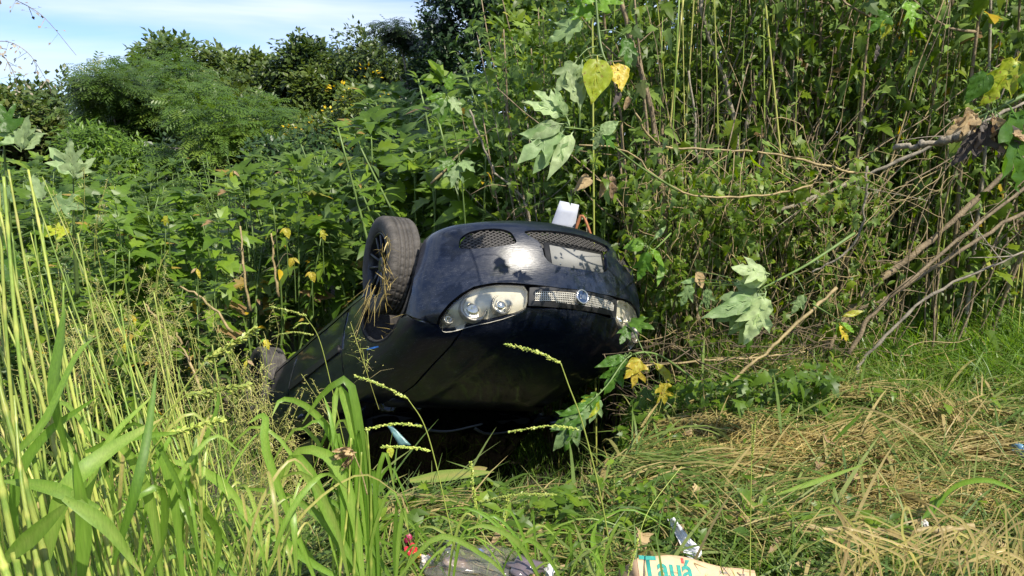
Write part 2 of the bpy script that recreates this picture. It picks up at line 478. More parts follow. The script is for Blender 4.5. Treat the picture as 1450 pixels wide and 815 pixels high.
# ------------------------------------------------------------------ the car
CAR_ROT = np.array([[0.556836, -0.822322, 0.117136], [-0.670585, -0.528274, -0.52081], [0.490153, 0.211456, -0.845598]])
CAR_LOC = np.array([-0.1405, 5.4116, 0.8721])

def smax(a, b, k):
    h = np.maximum(k - np.abs(a - b), 0) / k
    return np.maximum(a, b) + h * h * k / 4
def sip(x, xs, ys):
    return sum(np.interp(x + d, xs, ys) for d in (-.045, -.03, -.015, 0, .015, .03, .045)) / 7
def Htop(x, y):
    c = sip(x, [-4, -2.6, -.5, -.35, 0, .4, .65, .8, .95], [.90, .93, .975, .975, .935, .865, .80, .735, .62])
    a = np.abs(y)
    return c - .03 * (a / .7) ** 2 - .035 * (a / .75) ** 6 + .012 * np.exp(-((a - .42 + .1 * x) / .06) ** 2) * (x > -1)
def Wside(x, z):
    w_ = sip(z, [.15, .25, .5, .66, .8, .95, 1.05], [.78, .815, .875, .88, .865, .80, .74])
    return w_ - .26 * np.maximum(x - .12, 0) ** 2 - .05 * np.maximum(-3.0 - x, 0) ** 2
def Ffront(y, z):
    X0 = sip(z, [.08, .13, .2, .34, .5, .58, .66, .74, .82], [.74, .80, .86, .888, .885, .865, .845, .81, .70])
    a = np.abs(y)
    return X0 - .50 * a ** 2 - .12 * np.maximum(a - .45, 0) ** 2
def body(x, y, z):
    dent = .007 * np.exp(-((x - .1) / .14) ** 2 - ((y - .80) / .3) ** 2 - ((z - .80) / .07) ** 2) + .010 * np.exp(-((x + .05) / .12) ** 2 - ((y - .15) / .28) ** 2) * (z > .8) + .004 * np.sin(x * 9 + y * 5) * np.sin(y * 11 - z * 7) * (x < .6)
    s = dent + smax(np.abs(y) - Wside(x, z), x - Ffront(y, z), .10)
    s = smax(s, z - Htop(x, y), .07)
    s = smax(s, .17 - .05 * np.clip(x - .3, 0, .5) / .5 - z, .07)
    return np.maximum(s, -3.42 - x)
def house(x, y, z):
    T = sip(x, [-3.45, -3.15, -2.7, -1.9, -1.3, -.47, -.2], [.90, 1.30, 1.43, 1.475, 1.42, .955, .7])
    s = smax(np.abs(y) - (.775 - .42 * (z - .93)), z - T - .05 * (1 - (y / .7) ** 2), .10)
    return np.maximum(s, .90 - z)
def core(x, y, z):
    off = np.where(x > .25, .11, .035)
    b = body(x, y, z) + off
    arch = lambda cx: np.minimum(.375 - np.hypot(x - cx, z - .31), np.abs(y) - .50)
    return np.maximum(np.maximum(b, arch(0)), arch(-2.6))
def grad(f, P):
    e = 1e-3
    g = np.stack([f(*(P + np.eye(3)[k] * e).T) - f(*(P - np.eye(3)[k] * e).T) for k in range(3)], -1)
    return g / (np.linalg.norm(g, axis=1)[:, None] + 1e-9)

O0 = np.array([0, 0, .45])
def to_sph(P):
    d = np.asarray(P, float) - O0
    return np.stack([np.arctan2(d[:, 1], d[:, 0]), np.arctan2(d[:, 2], np.hypot(d[:, 0], d[:, 1]))], -1) * .85
def ray_sph(q):
    a, e = (q / .85).T
    D = np.stack([np.cos(e) * np.cos(a), np.cos(e) * np.sin(a), np.sin(e)], -1)
    return np.broadcast_to(O0, D.shape), D
def to_top(P): P = np.asarray(P, float); return P[:, :2]
def ray_top(q):
    return np.column_stack([q, np.full(len(q), .5)]), np.broadcast_to([0., 0, 1], (len(q), 3))
def to_cyl(P):
    P = np.asarray(P, float)
    return np.stack([P[:, 0], np.arctan2(P[:, 2] - .45, P[:, 1]) * .85], -1)
def ray_cyl(q):
    a = q[:, 1] / .85
    return np.column_stack([q[:, 0], np.zeros(len(q)), np.full(len(q), .45)]), np.stack([np.zeros(len(q)), np.cos(a), np.sin(a)], -1)
def to_gcyl(P):
    P = np.asarray(P, float)
    return np.stack([P[:, 0], np.arctan2(P[:, 2] - .95, np.abs(P[:, 1])) * .6], -1)
def ray_gcyl(q):
    a = q[:, 1] / .6
    return np.column_stack([q[:, 0], np.zeros(len(q)), np.full(len(q), .95)]), np.stack([np.zeros(len(q)), np.cos(a), np.sin(a)], -1)
PR = dict(sph=(to_sph, ray_sph), top=(to_top, ray_top), cyl=(to_cyl, ray_cyl), gcyl=(to_gcyl, ray_gcyl))

def solve(f, O, D, off):
    lo = np.full(len(O), .02); hi = np.full(len(O), 2.2)
    for _ in range(34):
        mid = (lo + hi) / 2
        P = O + mid[:, None] * D
        ins = f(*P.T) < off
        lo = np.where(ins, mid, lo); hi = np.where(ins, hi, mid)
    return O + lo[:, None] * D

def dens(poly, sp):
    out = []
    for i in range(len(poly)):
        a, b = poly[i], poly[(i + 1) % len(poly)]
        n = max(1, int(np.linalg.norm(b - a) / sp))
        for k in range(n): out.append(a + (b - a) * k / n)
    return np.array(out)
def chaikin(poly, it=1):
    for _ in range(it):
        nx = np.roll(poly, -1, 0)
        poly = np.stack([poly * .75 + nx * .25, poly * .25 + nx * .75], 1).reshape(-1, 2)
    return poly
def inside(poly, q):
    x, y = q.T; c = np.zeros(len(q), bool)
    for i in range(len(poly)):
        a, b = poly[i], poly[i - 1]
        cond = ((a[1] > y) != (b[1] > y))
        with np.errstate(divide='ignore', invalid='ignore'):
            c ^= cond & (x < (b[0] - a[0]) * (y - a[1]) / (b[1] - a[1] + 1e-15) + a[0])
    return c
def shrink(poly, d):
    area = 0.5 * np.sum(poly[:, 0] * np.roll(poly[:, 1], -1) - np.roll(poly[:, 0], -1) * poly[:, 1])
    t = np.roll(poly, -1, 0) - np.roll(poly, 1, 0)
    t /= np.linalg.norm(t, axis=1)[:, None] + 1e-9
    nrm = np.stack([-t[:, 1], t[:, 0]], -1) * (1 if area > 0 else -1)
    return poly + nrm * d

def cdt(poly, holes=(), sp=.03):
    polys = [dens(poly, sp)] + [dens(h, sp) for h in holes]
    lo, hi = polys[0].min(0), polys[0].max(0)
    gx, gy = np.meshgrid(np.arange(lo[0], hi[0], sp), np.arange(lo[1], hi[1], sp))
    gx = gx + (np.arange(gx.shape[0]) % 2)[:, None] * sp / 2
    g = np.stack([gx.ravel(), gy.ravel()], -1)
    ok = inside(polys[0], g)
    for h in polys[1:]: ok &= ~inside(h, g)
    allb = np.concatenate(polys)
    dmin = np.full(len(g), 9.)
    for b in allb: dmin = np.minimum(dmin, np.hypot(*(g - b).T))
    g = g[ok & (dmin > sp * .5)]
    pts = np.concatenate([allb, g]); edges = []; n0 = 0; loops = []
    for pl in polys:
        idx = np.arange(n0, n0 + len(pl)); loops.append(idx)
        edges += [(int(idx[i]), int(idx[(i + 1) % len(pl)])) for i in range(len(pl))]
        n0 += len(pl)
    r_ = delaunay_2d_cdt([Vector(p) for p in pts], edges, [], 0, 1e-7)
    V = np.array([tuple(p) for p in r_[0]]); Fc = np.array([f for f in r_[2] if len(f) == 3])
    cen = V[Fc].mean(1)
    ok = inside(polys[0], cen)
    for h in polys[1:]: ok &= ~inside(h, cen)
    return V, Fc[ok]

def patch(outline, proj='sph', holes=(), f=body, off=0.0, rim=.02, gap=.002, sp=.03, is3d=True, rnd=0):
    """a skin piece of the surface f = off, cut to the outline, with its edges turned inward"""
    to, rayf = PR[proj]
    pl = to(outline) if is3d else np.asarray(outline, float)
    if rnd: pl = chaikin(pl, rnd)
    pl = shrink(pl, gap) if gap else pl
    hs = [(chaikin(to(h) if is3d else np.asarray(h, float), 2)) for h in holes]
    V2, F_ = cdt(pl, hs, sp)
    O, D = rayf(V2)
    P = solve(f, O, D, off)
    G = grad(f, P)
    a, b, c = P[F_[:, 0]], P[F_[:, 1]], P[F_[:, 2]]
    fn = np.cross(b - a, c - a)
    flip = np.einsum('ij,ij->i', fn, G[F_].mean(1)) < 0
    F_[flip] = F_[flip][:, ::-1]
    if rim:
        cnt = {}
        for t in F_:
            for i in range(3):
                e = (t[i], t[(i + 1) % 3]); cnt[e] = 1
        be = [e for e in cnt if (e[1], e[0]) not in cnt]
        n = len(P)
        ids = sorted({i for e in be for i in e}); mp_ = {}
        extra = []
        for i in ids:
            mp_[i] = n + 2 * len(extra)
            extra.append((P[i], P[i] - G[i] * rim))
        ex = np.array([q for pr_ in extra for q in pr_])
        Fx = []
        for a_, b_ in be:
            Fx += [(b_, a_, mp_[a_]), (b_, mp_[a_], mp_[b_])] if False else []
            A, B = mp_[a_], mp_[b_]
            Fx += [(B, A, A + 1), (B, A + 1, B + 1)]
        P = np.concatenate([P, ex]); F_ = np.concatenate([F_, np.array(Fx)])
    return P, F_

def mir(vf):
    v, f = vf
    v = v * np.array([1, -1, 1]); return v, f[:, ::-1]

car = empty('overturned_car', label='dark navy hatchback lying upside down in the ditch with its nose raised', category='car')
mw = Matrix(CAR_ROT.tolist()).to_4x4(); mw.translation = Vector(CAR_LOC)
car.matrix_world = mw

def part(name, vf, m, parent=None, **tags):
    me = newmesh(name, vf[0], vf[1], True)
    return obj(name, me, m, car if parent is None else parent, **tags)

# shared outlines on the car's surface (x forward, y to its left, z up; front axle at x = 0)
HL = [(.802, .345, .592), (.765, .43, .580), (.726, .526, .575), (.665, .623, .586), (.618, .679, .618), (.564, .731, .664),
      (.50, .765, .722), (.464, .762, .752), (.45, .745, .771), (.495, .693, .775), (.556, .634, .765), (.653, .501, .752), (.734, .38, .727), (.765, .345, .705)]
sy = lambda L_: [(x, -y, z) for x, y, z in L_][::-1]
BTOP = [(.86, 0, .60), (.845, .15, .60), (.802, .345, .585), (.765, .43, .573), (.726, .526, .568), (.665, .623, .579), (.618, .685, .611), (.564, .737, .657), (.50, .77, .715), (.462, .768, .748)]
BSIDE = [(.40, .80, .70), (.302, .87, .638), (.335, .868, .58), (.369, .859, .525), (.381, .835, .391), (.392, .80, .28), (.40, .77, .19)]
BBOT = [(.50, .70, .135), (.60, .60, .122), (.70, .45, .118), (.77, .25, .116), (.80, 0, .116)]
half = BTOP + BSIDE + BBOT
bumper_outline = half + [(x, -y, z) for x, y, z in half[::-1]][1:-1]
def onbody(L_, proj='sph'):
    to, rf = PR[proj]; O, D = rf(to(np.array(L_, float))); return solve(body, O, D, 0.0)
INT = [(.644, .684, .35), (.64, .681, .302), (.644, .665, .265), (.676, .608, .228), (.74, .489, .219), (.784, .41, .245), (.80, .395, .29), (.81, .386, .335), (.775, .46, .348), (.733, .551, .355)]
MID = [(.80, .345, .245), (.84, .18, .235), (.85, 0, .232), (.84, -.18, .235), (.80, -.345, .245), (.83, -.30, .29), (.85, -.25, .322), (.85, -.235, .47), (.86, 0, .475), (.85, .235, .47), (.85, .25, .322), (.83, .30, .29)]
bumper = part('front_bumper', patch(bumper_outline, 'sph', holes=[INT, sy(INT), MID], off=.012, sp=.026), M['paint'])
def strip_mesh(outline, proj, off, name, mtl, parent, pitch=.016, wid=.0045, f=body, diag=False, thick=.006):
    """a perforated mesh panel: crossing bars of real geometry clipped to the outline"""
    to, rf = PR[proj]; pl = chaikin(to(np.array(outline, float)), 2)
    lo, hi = pl.min(0), pl.max(0); acc = Acc()
    dirs = [(1, 0), (0, 1)] if not diag else [(1, .55), (1, -.55)]
    for dx, dy in dirs:
        d = np.array([dx, dy]) / math.hypot(dx, dy); n = np.array([-d[1], d[0]])
        c = (lo + hi) / 2; ext = np.linalg.norm(hi - lo) / 2
        for k in np.arange(-ext, ext, pitch):
            t = np.arange(-ext, ext, .012); q = c + n * k + t[:, None] * d
            ins = inside(pl, q); i = 0
            while i < len(t):
                if ins[i]:
                    j = i
                    while j + 1 < len(t) and ins[j + 1]: j += 1
                    if j > i:
                        seg = q[i:j + 1]
                        vv = []
                        for s_, o_ in ((-1, 0), (1, 0), (1, -1), (-1, -1)):
                            O, D = rf(seg + n * wid / 2 * s_); vv.append(solve(f, O, D, off + o_ * thick))
                        m_ = len(seg); V = np.concatenate(vv); F_ = []
                        for a in range(m_ - 1):
                            for b in range(4):
                                b2 = (b + 1) % 4
                                p, q2, r_, s2 = b * m_ + a, b * m_ + a + 1, b2 * m_ + a + 1, b2 * m_ + a
                                F_ += [(p, q2, r_), (p, r_, s2)]
                        acc.add(V, F_)
                    i = j + 1
                else: i += 1
    return obj(name, acc.mesh(name, False), mtl, parent)
for side in (0, 1):
    O_ = INT if side == 0 else sy(INT)
    ig = part('intake_frame', patch(O_, 'sph', off=-.030, rim=.03, sp=.03, gap=-.004, rnd=2), M['black_plastic'])
    strip_mesh(O_, 'sph', -.006, 'intake_mesh', M['dark_mesh'], ig, pitch=.017, wid=.005, diag=True)
mi = part('intake_frame', patch(MID, 'sph', off=-.045, rim=.03, sp=.03, gap=-.004, rnd=2), M['black_plastic'])
strip_mesh([(.80, .345, .245), (.84, .18, .235), (.85, 0, .232), (.84, -.18, .235), (.80, -.345, .245), (.83, -.30, .29), (.86, 0, .315), (.83, .30, .29)], 'sph', -.006, 'intake_mesh', M['dark_mesh'], mi, pitch=.017, wid=.005, diag=True)
# lip below the plate recess, number plate (blank: the photograph shows no characters)
def box_vf(cx, cy, cz, sx, sy_, sz, bev=0.0):
    bm = bmesh.new(); bmesh.ops.create_cube(bm, size=1)
    bmesh.ops.scale(bm, vec=(sx, sy_, sz), verts=bm.verts)
    if bev: bmesh.ops.bevel(bm, geom=bm.edges[:], offset=bev, segments=2, affect='EDGES')
    bmesh.ops.translate(bm, vec=(cx, cy, cz), verts=bm.verts)
    bmesh.ops.triangulate(bm, faces=bm.faces[:])
    v = np.array([q.co[:] for q in bm.verts]); f = np.array([[q.index for q in t.verts] for t in bm.faces]); bm.free()
    return v, f
def bend(vf, extra):
    v, f = vf; v = v.copy()
    v[:, 0] = v[:, 0] + (Ffront(v[:, 1], .42) - Ffront(0 * v[:, 1], .42)) * .35 + extra
    return v, f
pm = part('plate_holder', bend(box_vf(.868, 0, .400, .018, .46, .165, .006), 0), M['black_plastic'])
vv, ff = box_vf(0, 0, 0, .004, .400, .130, .0015)
part('number_plate', bend((vv + np.array([.882, 0, .402]), ff), 0), M['plate'], pm)
a_, b_ = box_vf(0, 0, 0, .012, .010, .008, .002)
acc = Acc()
for yy in (-.14, .14): obj('plate_screw', newmesh('plate_screw', a_ + np.array([.880, yy, .455]), b_), M['badge_metal'], pm)


# headlights
def headlight(sgn):
    mf = (lambda q: q) if sgn > 0 else mir
    hl = part('headlight', mf(patch(HL, 'sph', off=-.045, rim=-.042, sp=.03, gap=.004, rnd=1)), M['housing'])
    part('lens', mf(patch(HL, 'sph', off=.004, rim=.012, sp=.022, gap=.003, rnd=1)), M['lens'], hl)
    fr = np.array(HL)
    # projectors
    for (px, py, pz), rr, nm in (((.641, .615, .684), .080, 'main_lamp'), ((.721, .474, .676), .060, 'side_lamp'), ((.528, .725, .728), .030, 'indicator')):
        d = np.array([1.0, .25, -.02]); d /= np.linalg.norm(d)
        B = frame_from(d)
        c = np.array([px, py, pz]) - d * (.040 if rr > .031 else .024)
        prof = [(rr * 1.02, -.03), (rr * 1.02, .008), (rr * .97, .016), (rr * .88, .016), (rr * .82, .006), (rr * .74, .002)]
        v, f = lathe_vf(prof, 40)
        o = part(nm, mf((v @ B.T + c, f)), M['bezel'], hl)
        prof = [(rr * .74, .002), (rr * .66, -.012), (rr * .5, -.018), (rr * .40, -.010), (.0005, -.004)] if rr < .031 else [(rr * .74, .001), (rr * .66, -.016), (rr * .56, -.020), (rr * .52, -.004), (rr * .46, .006), (rr * .25, .011), (.0005, .012)]
        v, f = lathe_vf(prof, 32)
        part('reflector', mf((v @ B.T + c, f)), M['chrome'], hl)
    return hl
headlight(1); headlight(-1)

# grille
GR = [(.80, .335, .600), (.845, .17, .590), (.855, 0, .588), (.845, -.17, .590), (.80, -.335, .600), (.765, -.335, .70), (.80, -.17, .705), (.815, 0, .708), (.80, .17, .705), (.765, .335, .70)]
grin = [(.80, .305, .622), (.80, .305, .622), (.845, .17, .616), (.855, 0, .614), (.845, -.17, .616), (.80, -.305, .622), (.80, -.305, .622), (.775, -.30, .668), (.775, -.30, .668), (.80, -.17, .676), (.815, 0, .678), (.80, .17, .676), (.775, .30, .668), (.775, .30, .668)]
gf = part('grille', patch(GR, 'sph', holes=[grin], off=.006, rim=.035, sp=.025, gap=.001), M['black_plastic'])
part('grille_back', patch(grin, 'sph', off=-.03, rim=0, sp=.04, gap=-.01), M['black_plastic'], gf)
strip_mesh(grin, 'sph', .002, 'grille_mesh', M['silver_plastic'], gf, pitch=.0125, wid=.0056, thick=.004)
# badge
bd = np.array([1.0, 0.0, .12]); bd /= np.linalg.norm(bd); BB = frame_from(bd)
bc = np.array([.866, 0, .642])
v, f = lathe_vf([(.046, -.02), (.046, .004), (.043, .009), (.038, .009), (.036, .005)], 48)
bg_ = part('badge', (v @ BB.T + bc, f), M['badge_metal'], gf)
v, f = lathe_vf([(.036, .004), (.02, .0075), (.0003, .008)], 40)
part('badge_face', (v @ BB.T + bc, f), M['badge_blue'], gf)
def text_vf(s, size, ext=.001, space=1.0):
    cu = bpy.data.curves.new('t', 'FONT'); cu.body = s; cu.size = size; cu.extrude = ext; cu.align_x = 'CENTER'; cu.align_y = 'CENTER'; cu.space_character = space
    cu.resolution_u = 4; cu.offset = .022 * size if size > .05 else 0
    o = bpy.data.objects.new('t', cu); C.objects.link(o)
    dg = bpy.context.evaluated_depsgraph_get()
    me = bpy.data.meshes.new_from_object(o.evaluated_get(dg))
    me.calc_loop_triangles()
    v = np.array([q.co[:] for q in me.vertices]); f = np.array([list(t.vertices) for t in me.loop_triangles])
    bpy.data.objects.remove(o); bpy.data.curves.remove(cu); bpy.data.meshes.remove(me)
    return v, f
v, f = text_vf('FIAT', .030, .0012)
# text x -> car +y (reads properly seen from the front), text y -> car up, extruded forward
tb = np.column_stack([np.array([0, 1.0, 0]), np.cross(bd, [0, 1.0, 0]), bd])
v = v * np.array([.80, 1.35, 1])
part('badge_letters', (v @ tb.T + bc + bd * .0085, f), M['badge_metal'], gf)

# bonnet
HE = [(.765, .345, .708), (.734, .38, .731), (.653, .501, .757), (.556, .634, .770), (.497, .690, .780)]
HS = [(.493, .640, .80), (.362, .632, .836), (.091, .625, .884), (-.16, .605, .923), (-.40, .62, .95), (-.50, .635, .955)]
HR = [(-.47, .35, .965), (-.445, 0, .97)]
hb = [(.815, 0, .712), (.80, .17, .709)] + HE[:4] + HS + HR
bon = hb + [(x, -y, z) for x, y, z in hb[::-1]][1:-1]
part('bonnet', patch(bon, 'top', off=.002, sp=.035, gap=.005), M['paint'])
# fender
th = np.radians(np.linspace(-18, 152, 18))
ARC = [(.385 * math.cos(t), .87, .31 + .385 * math.sin(t)) for t in th]
ARC = [p for p in ARC if p[2] > .17]
def arcpts(cx, a0, a1, n=18, r_=.385):
    return [(cx + r_ * math.cos(t), .87, .31 + r_ * math.sin(t)) for t in np.radians(np.linspace(a0, a1, n))]
F1 = [(.497, .690, .780), (.45, .748, .773), (.458, .768, .752), (.40, .80, .70), (.302, .87, .640)] + arcpts(0, 57, 200, 20) + [(-.37, .83, .19), (-.64, .83, .19), (-.66, .86, .55), (-.66, .79, .93), (-.60, .66, .945), (-.50, .64, .955), (-.40, .625, .95), (-.16, .610, .923), (.091, .630, .884), (.362, .637, .836), (.493, .645, .80)]
for sgn in (1, -1):
    mf = (lambda q: q) if sgn > 0 else mir
    part('fender', mf(patch(F1, 'cyl', sp=.03, gap=.002)), M['paint'])
    D1 = [(-.665, .83, .25), (-.668, .86, .55), (-.665, .80, .935), (-1.70, .80, .935), (-1.72, .86, .6), (-1.70, .83, .25)]
    d1 = part('door', mf(patch(D1, 'cyl', sp=.05, gap=.002)), M['paint'])
    D2 = [(-1.71, .83, .25), (-1.73, .86, .6), (-1.71, .80, .935), (-2.62, .80, .935), (-2.60, .86, .73)] + arcpts(-2.6, 90, 12, 10)[::1] + [(-2.20, .83, .25)]
    d2 = part('door', mf(patch(D2, 'cyl', sp=.05, gap=.002)), M['paint'])
    Q = [(-2.63, .80, .935), (-3.38, .78, .93), (-3.40, .80, .5), (-3.38, .79, .2), (-3.0, .80, .2)] + arcpts(-2.6, 190, 93, 12)[::1]
    part('rear_quarter', mf(patch(Q, 'cyl', sp=.05, gap=.002)), M['paint'])
    sill = [(-.37, .80, .165), (-.40, .82, .245), (-2.21, .82, .245), (-2.24, .80, .165), (-2.2, .72, .14), (-.4, .72, .14)]
    part('sill', mf(patch(sill, 'cyl', sp=.05, gap=.001, off=.004)), M['paint'])
    hv, hf = box_vf(-1.50, .885, .82, .20, .030, .028, .008)
    part('handle', mf((hv, hf)), M['paint'], d1)
    hv, hf = box_vf(-2.40, .885, .82, .18, .030, .028, .008)
    part('handle', mf((hv, hf)), M['paint'], d2)
    # rubbing strip
    W1 = [(-.70, .86, .50), (-.70, .86, .55), (-1.67, .86, .55), (-1.67, .86, .50)]
    part('rub_strip', mf(patch(W1, 'cyl', sp=.08, gap=0, off=.014, rim=.016)), M['black_plastic'], d1)
    # side glass, pillars
    G1 = [(-.95, .70, 1.0), (-1.38, .6, 1.34), (-1.75, .6, 1.37), (-1.72, .7, 1.0)]
    part('side_window', mf(patch(G1, 'gcyl', f=house, off=-.004, rim=.004, sp=.06)), M['glass'])
    G2 = [(-1.80, .70, 1.0), (-1.83, .6, 1.37), (-2.45, .6, 1.35), (-2.75, .7, 1.03)]
    part('side_window', mf(patch(G2, 'gcyl', f=house, off=-.004, rim=.004, sp=.06)), M['glass'])
    PL = [(-.62, .74, .955), (-.98, .70, 1.19), (-1.34, .58, 1.385), (-1.9, .58, 1.43), (-2.6, .58, 1.41), (-3.05, .58, 1.30), (-3.36, .72, .97), (-2.9, .74, .95), (-1.8, .74, .95)]
    part('window_frame', mf(patch(PL, 'gcyl', f=house, holes=[G1, G2], sp=.05, rim=.03)), M['paint'])
    # door mirror
    mv, mf2 = lathe_vf([(.002, -.055), (.06, -.045), (.085, -.01), (.088, .03), (.08, .045), (.002, .045)], 20)
    Bm = frame_from((-1, .15, 0)); mv = (mv * np.array([1.25, 1, .85])) @ Bm.T + np.array([-.72, .97, 1.0])
    if sgn < 0:
        dm = part('door_mirror', mf((mv, mf2)), M['paint'], d1)
        part('mirror_arm', mf(box_vf(-.72, .83, .97, .05, .16, .04, .01)), M['black_plastic'], d1)
WS = [(-.50, 0, .97), (-.505, .35, .97), (-.56, .66, .96), (-.95, .645, 1.18), (-1.30, .56, 1.39), (-1.28, 0, 1.42)]
ws = WS + [(x, -y, z) for x, y, z in WS[::-1]][1:-1]
part('windscreen', patch(ws, 'top', f=house, off=.0, rim=.006, sp=.07), M['glass'])
RF = [(-1.33, 0, 1.4), (-1.35, .56, 1.4), (-1.9, .575, 1.45), (-2.6, .575, 1.42), (-3.0, .56, 1.3), (-3.0, 0, 1.3)]
part('roof', patch(RF + [(x, -y, z) for x, y, z in RF[::-1]], 'top', f=house, off=.0, rim=.02, sp=.08), M['paint'])
RW = [(-3.03, 0, 1.3), (-3.03, .56, 1.3), (-3.33, .66, 1.0), (-3.34, 0, 1.0)]
part('rear_window', patch(RW + [(x, -y, z) for x, y, z in RW[::-1]], 'top', f=house, off=.0, rim=.006, sp=.08), M['glass'])
part('cowl', box_vf(-.50, 0, .935, .16, 1.26, .05, .01), M['black_plastic'])
part('tailgate', box_vf(-3.40, 0, .62, .06, 1.44, .72, .02), M['paint'])
# wipers
M['wiper_grey'] = simple('worn_wiper_grey', (.10, .11, .12), .35, metal=.4)
def glass_pt(x, y, off):
    P_ = solve(house, np.array([[x, y, .5]]), np.array([[0, 0, 1.0]]), off)[0]; return P_
for L_ in ([(-.56, .40), (-.60, .27), (-.60, .12), (-.56, -.02), (-.53, -.12)], [(-.57, -.08), (-.62, -.20), (-.62, -.36), (-.60, -.50)]):
    wp = part('wiper', tube_vf(spline([glass_pt(x, y, .035) for x, y in L_], 16), np.linspace(.009, .005, 16), 6), M['wiper_grey'])
    part('wiper_blade', tube_vf(spline([glass_pt(x - .035, y - .01, .014) for x, y in L_], 16), .005, 4), M['wiper_grey'], wp)
    part('wiper_strip', tube_vf(spline([glass_pt(x - .016, y, .020) for x, y in L_], 16), .003, 4), M['wiper_grey'], wp)
# inner body
def core_mesh():
    xs = np.concatenate([np.linspace(-3.38, .25, 95), np.linspace(.26, .74, 20)])
    ths = np.linspace(0, 2 * math.pi, 72, endpoint=False)
    rows = []
    for x in xs:
        O = np.column_stack([np.full(72, x), np.zeros(72), np.full(72, .45)])
        D = np.stack([np.zeros(72), np.cos(ths), np.sin(ths)], -1)
        rows.append(solve(core, O, D, 0.0))
    V = np.concatenate(rows + [np.array([[-3.38, 0, .45], [.745, 0, .45]])]); F_ = []
    n = len(xs)
    for i in range(n - 1):
        for j in range(72):
            k = (j + 1) % 72
            F_ += [(i * 72 + j, i * 72 + k, (i + 1) * 72 + k), (i * 72 + j, (i + 1) * 72 + k, (i + 1) * 72 + j)]
    for j in range(72):
        k = (j + 1) % 72
        F_ += [(len(V) - 2, k, j), (len(V) - 1, (n - 1) * 72 + j, (n - 1) * 72 + k)]
    return V, np.array(F_)
part('underbody', core_mesh(), M['underbody'])
ih = [(-.60, .9, .97), (-1.30, .9, 1.1), (-2.6, .9, 1.1), (-3.3, .9, .97)]
def cabin():
    xs = np.linspace(-3.25, -.62, 40); th_ = np.linspace(0, math.pi, 30); rows = []
    for x in xs:
        O = np.column_stack([np.full(30, x), np.zeros(30), np.full(30, .93)]); D = np.stack([np.zeros(30), np.cos(th_), np.sin(th_)], -1)
        rows.append(solve(house, O, D, -.055))
    V = np.concatenate(rows); F_ = []
    for i in range(39):
        for j in range(29):
            a = i * 30 + j; F_ += [(a, a + 1, a + 31), (a, a + 31, a + 30)]
    return V, np.array(F_)
part('cabin_shade_shell', cabin(), M['cabin_shade'])  # added black shell; stands for the deep shade inside the cabin
ev, ef = tube_vf(spline([(.1, .1, .14), (-.6, .15, .13), (-1.6, .2, .13), (-2.6, .35, .14), (-3.3, .45, .17)], 20), .03, 8)
part('exhaust_pipe', (ev, ef), M['bezel'])
# arch lips
for cx in (0, -2.6):
    for sgn in (1, -1):
        P = np.array(arcpts(cx, -18 if cx == 0 else -18, 198, 30, .379))
        y = Wside(P[:, 0], P[:, 2]); P[:, 1] = y - .012
        mf = (lambda q: q) if sgn > 0 else mir
        part('arch_liner', mf(tube_vf(P, .013, 6)), M['arch_dark'])

# wheels
def tyre_vf():
    R0, W = .316, .205
    prof = []
    def a(r_, y, g=0): prof.append((r_, y, g))
    a(.205, -.085); a(.215, -.098); a(.25, -.106); a(.285, -.104); a(.304, -.096); a(.311, -.084, 1)
    xs = [-.076, -.050, -.046, -.046, -.038, -.038, -.016, -.014, -.014, -.006, -.006, .006, .006, .014, .014, .016, .038, .038, .046, .046, .050, .076]
    for g0, g1 in ((-.047, -.039), (-.015, -.007), (.007, .015), (.039, .047)): pass
    y = -.080
    grooves = [(-.049, -.037), (-.017, -.006), (.006, .017), (.037, .049)]
    cur = -.078
    for g0, g1 in grooves:
        a(R0 - .0022 * abs(cur / .08) ** 2, cur, 2); a(R0 - .0022 * abs(g0 / .08) ** 2, g0, 2); a(R0 - .013, g0 + .001); a(R0 - .013, g1 - .001)
        cur = g1
    a(R0 - .001, cur, 2); a(R0 - .003, .078, 2)
    a(.311, .084, 1); a(.304, .096); a(.285, .104); a(.25, .106); a(.215, .098); a(.205, .085); a(.20, 0)
    seg = 216; n = len(prof)
    ang = np.linspace(0, 2 * math.pi, seg, endpoint=False)
    V = np.zeros((seg, n, 3))
    for i, (r_, yy, g) in enumerate(prof):
        rr = np.full(seg, r_)
        sh = int(round(abs(yy) * 40))
        if g == 2: rr = rr - .008 * (((np.arange(seg) + sh) % 6) < 1)
        if g == 1: rr = rr - .008 * ((np.arange(seg) + sh) % 6 < 1)
        V[:, i, 0] = rr * np.cos(ang); V[:, i, 2] = rr * np.sin(ang); V[:, i, 1] = yy
    F_ = []
    for j in range(seg):
        k = (j + 1) % seg
        for i in range(n):
            i2 = (i + 1) % n
            p, q, r_, t = j * n + i, j * n + i2, k * n + i2, k * n + i
            F_ += [(p, r_, q), (p, t, r_)]
    return V.reshape(-1, 3), np.array(F_)
def rim_vf():
    acc = Acc()
    v, f = lathe_vf([(.206, .09), (.202, .094), (.196, .088), (.190, .06), (.186, -.06), (.20, -.088), (.206, -.09)], 64); acc.add(v, f)
    for k in range(10):
        a = k * math.pi / 5 + (.12 if k % 2 else -.12) * .9
        p0 = np.array([.045 * math.cos(a), .055, .045 * math.sin(a)]); a2 = k * math.pi / 5 + (-.07 if k % 2 else .07)
        p1 = np.array([.192 * math.cos(a2), .078, .192 * math.sin(a2)])
        v, f = tube_vf(np.array([p0, (p0 + p1) / 2 + np.array([0, .004, 0]), p1]), [.013, .010, .012], 6); acc.add(v, f)
    v, f = lathe_vf([(.062, .02), (.060, .060), (.045, .070), (.03, .072), (.0005, .070)], 32); acc.add(v, f)
    return acc
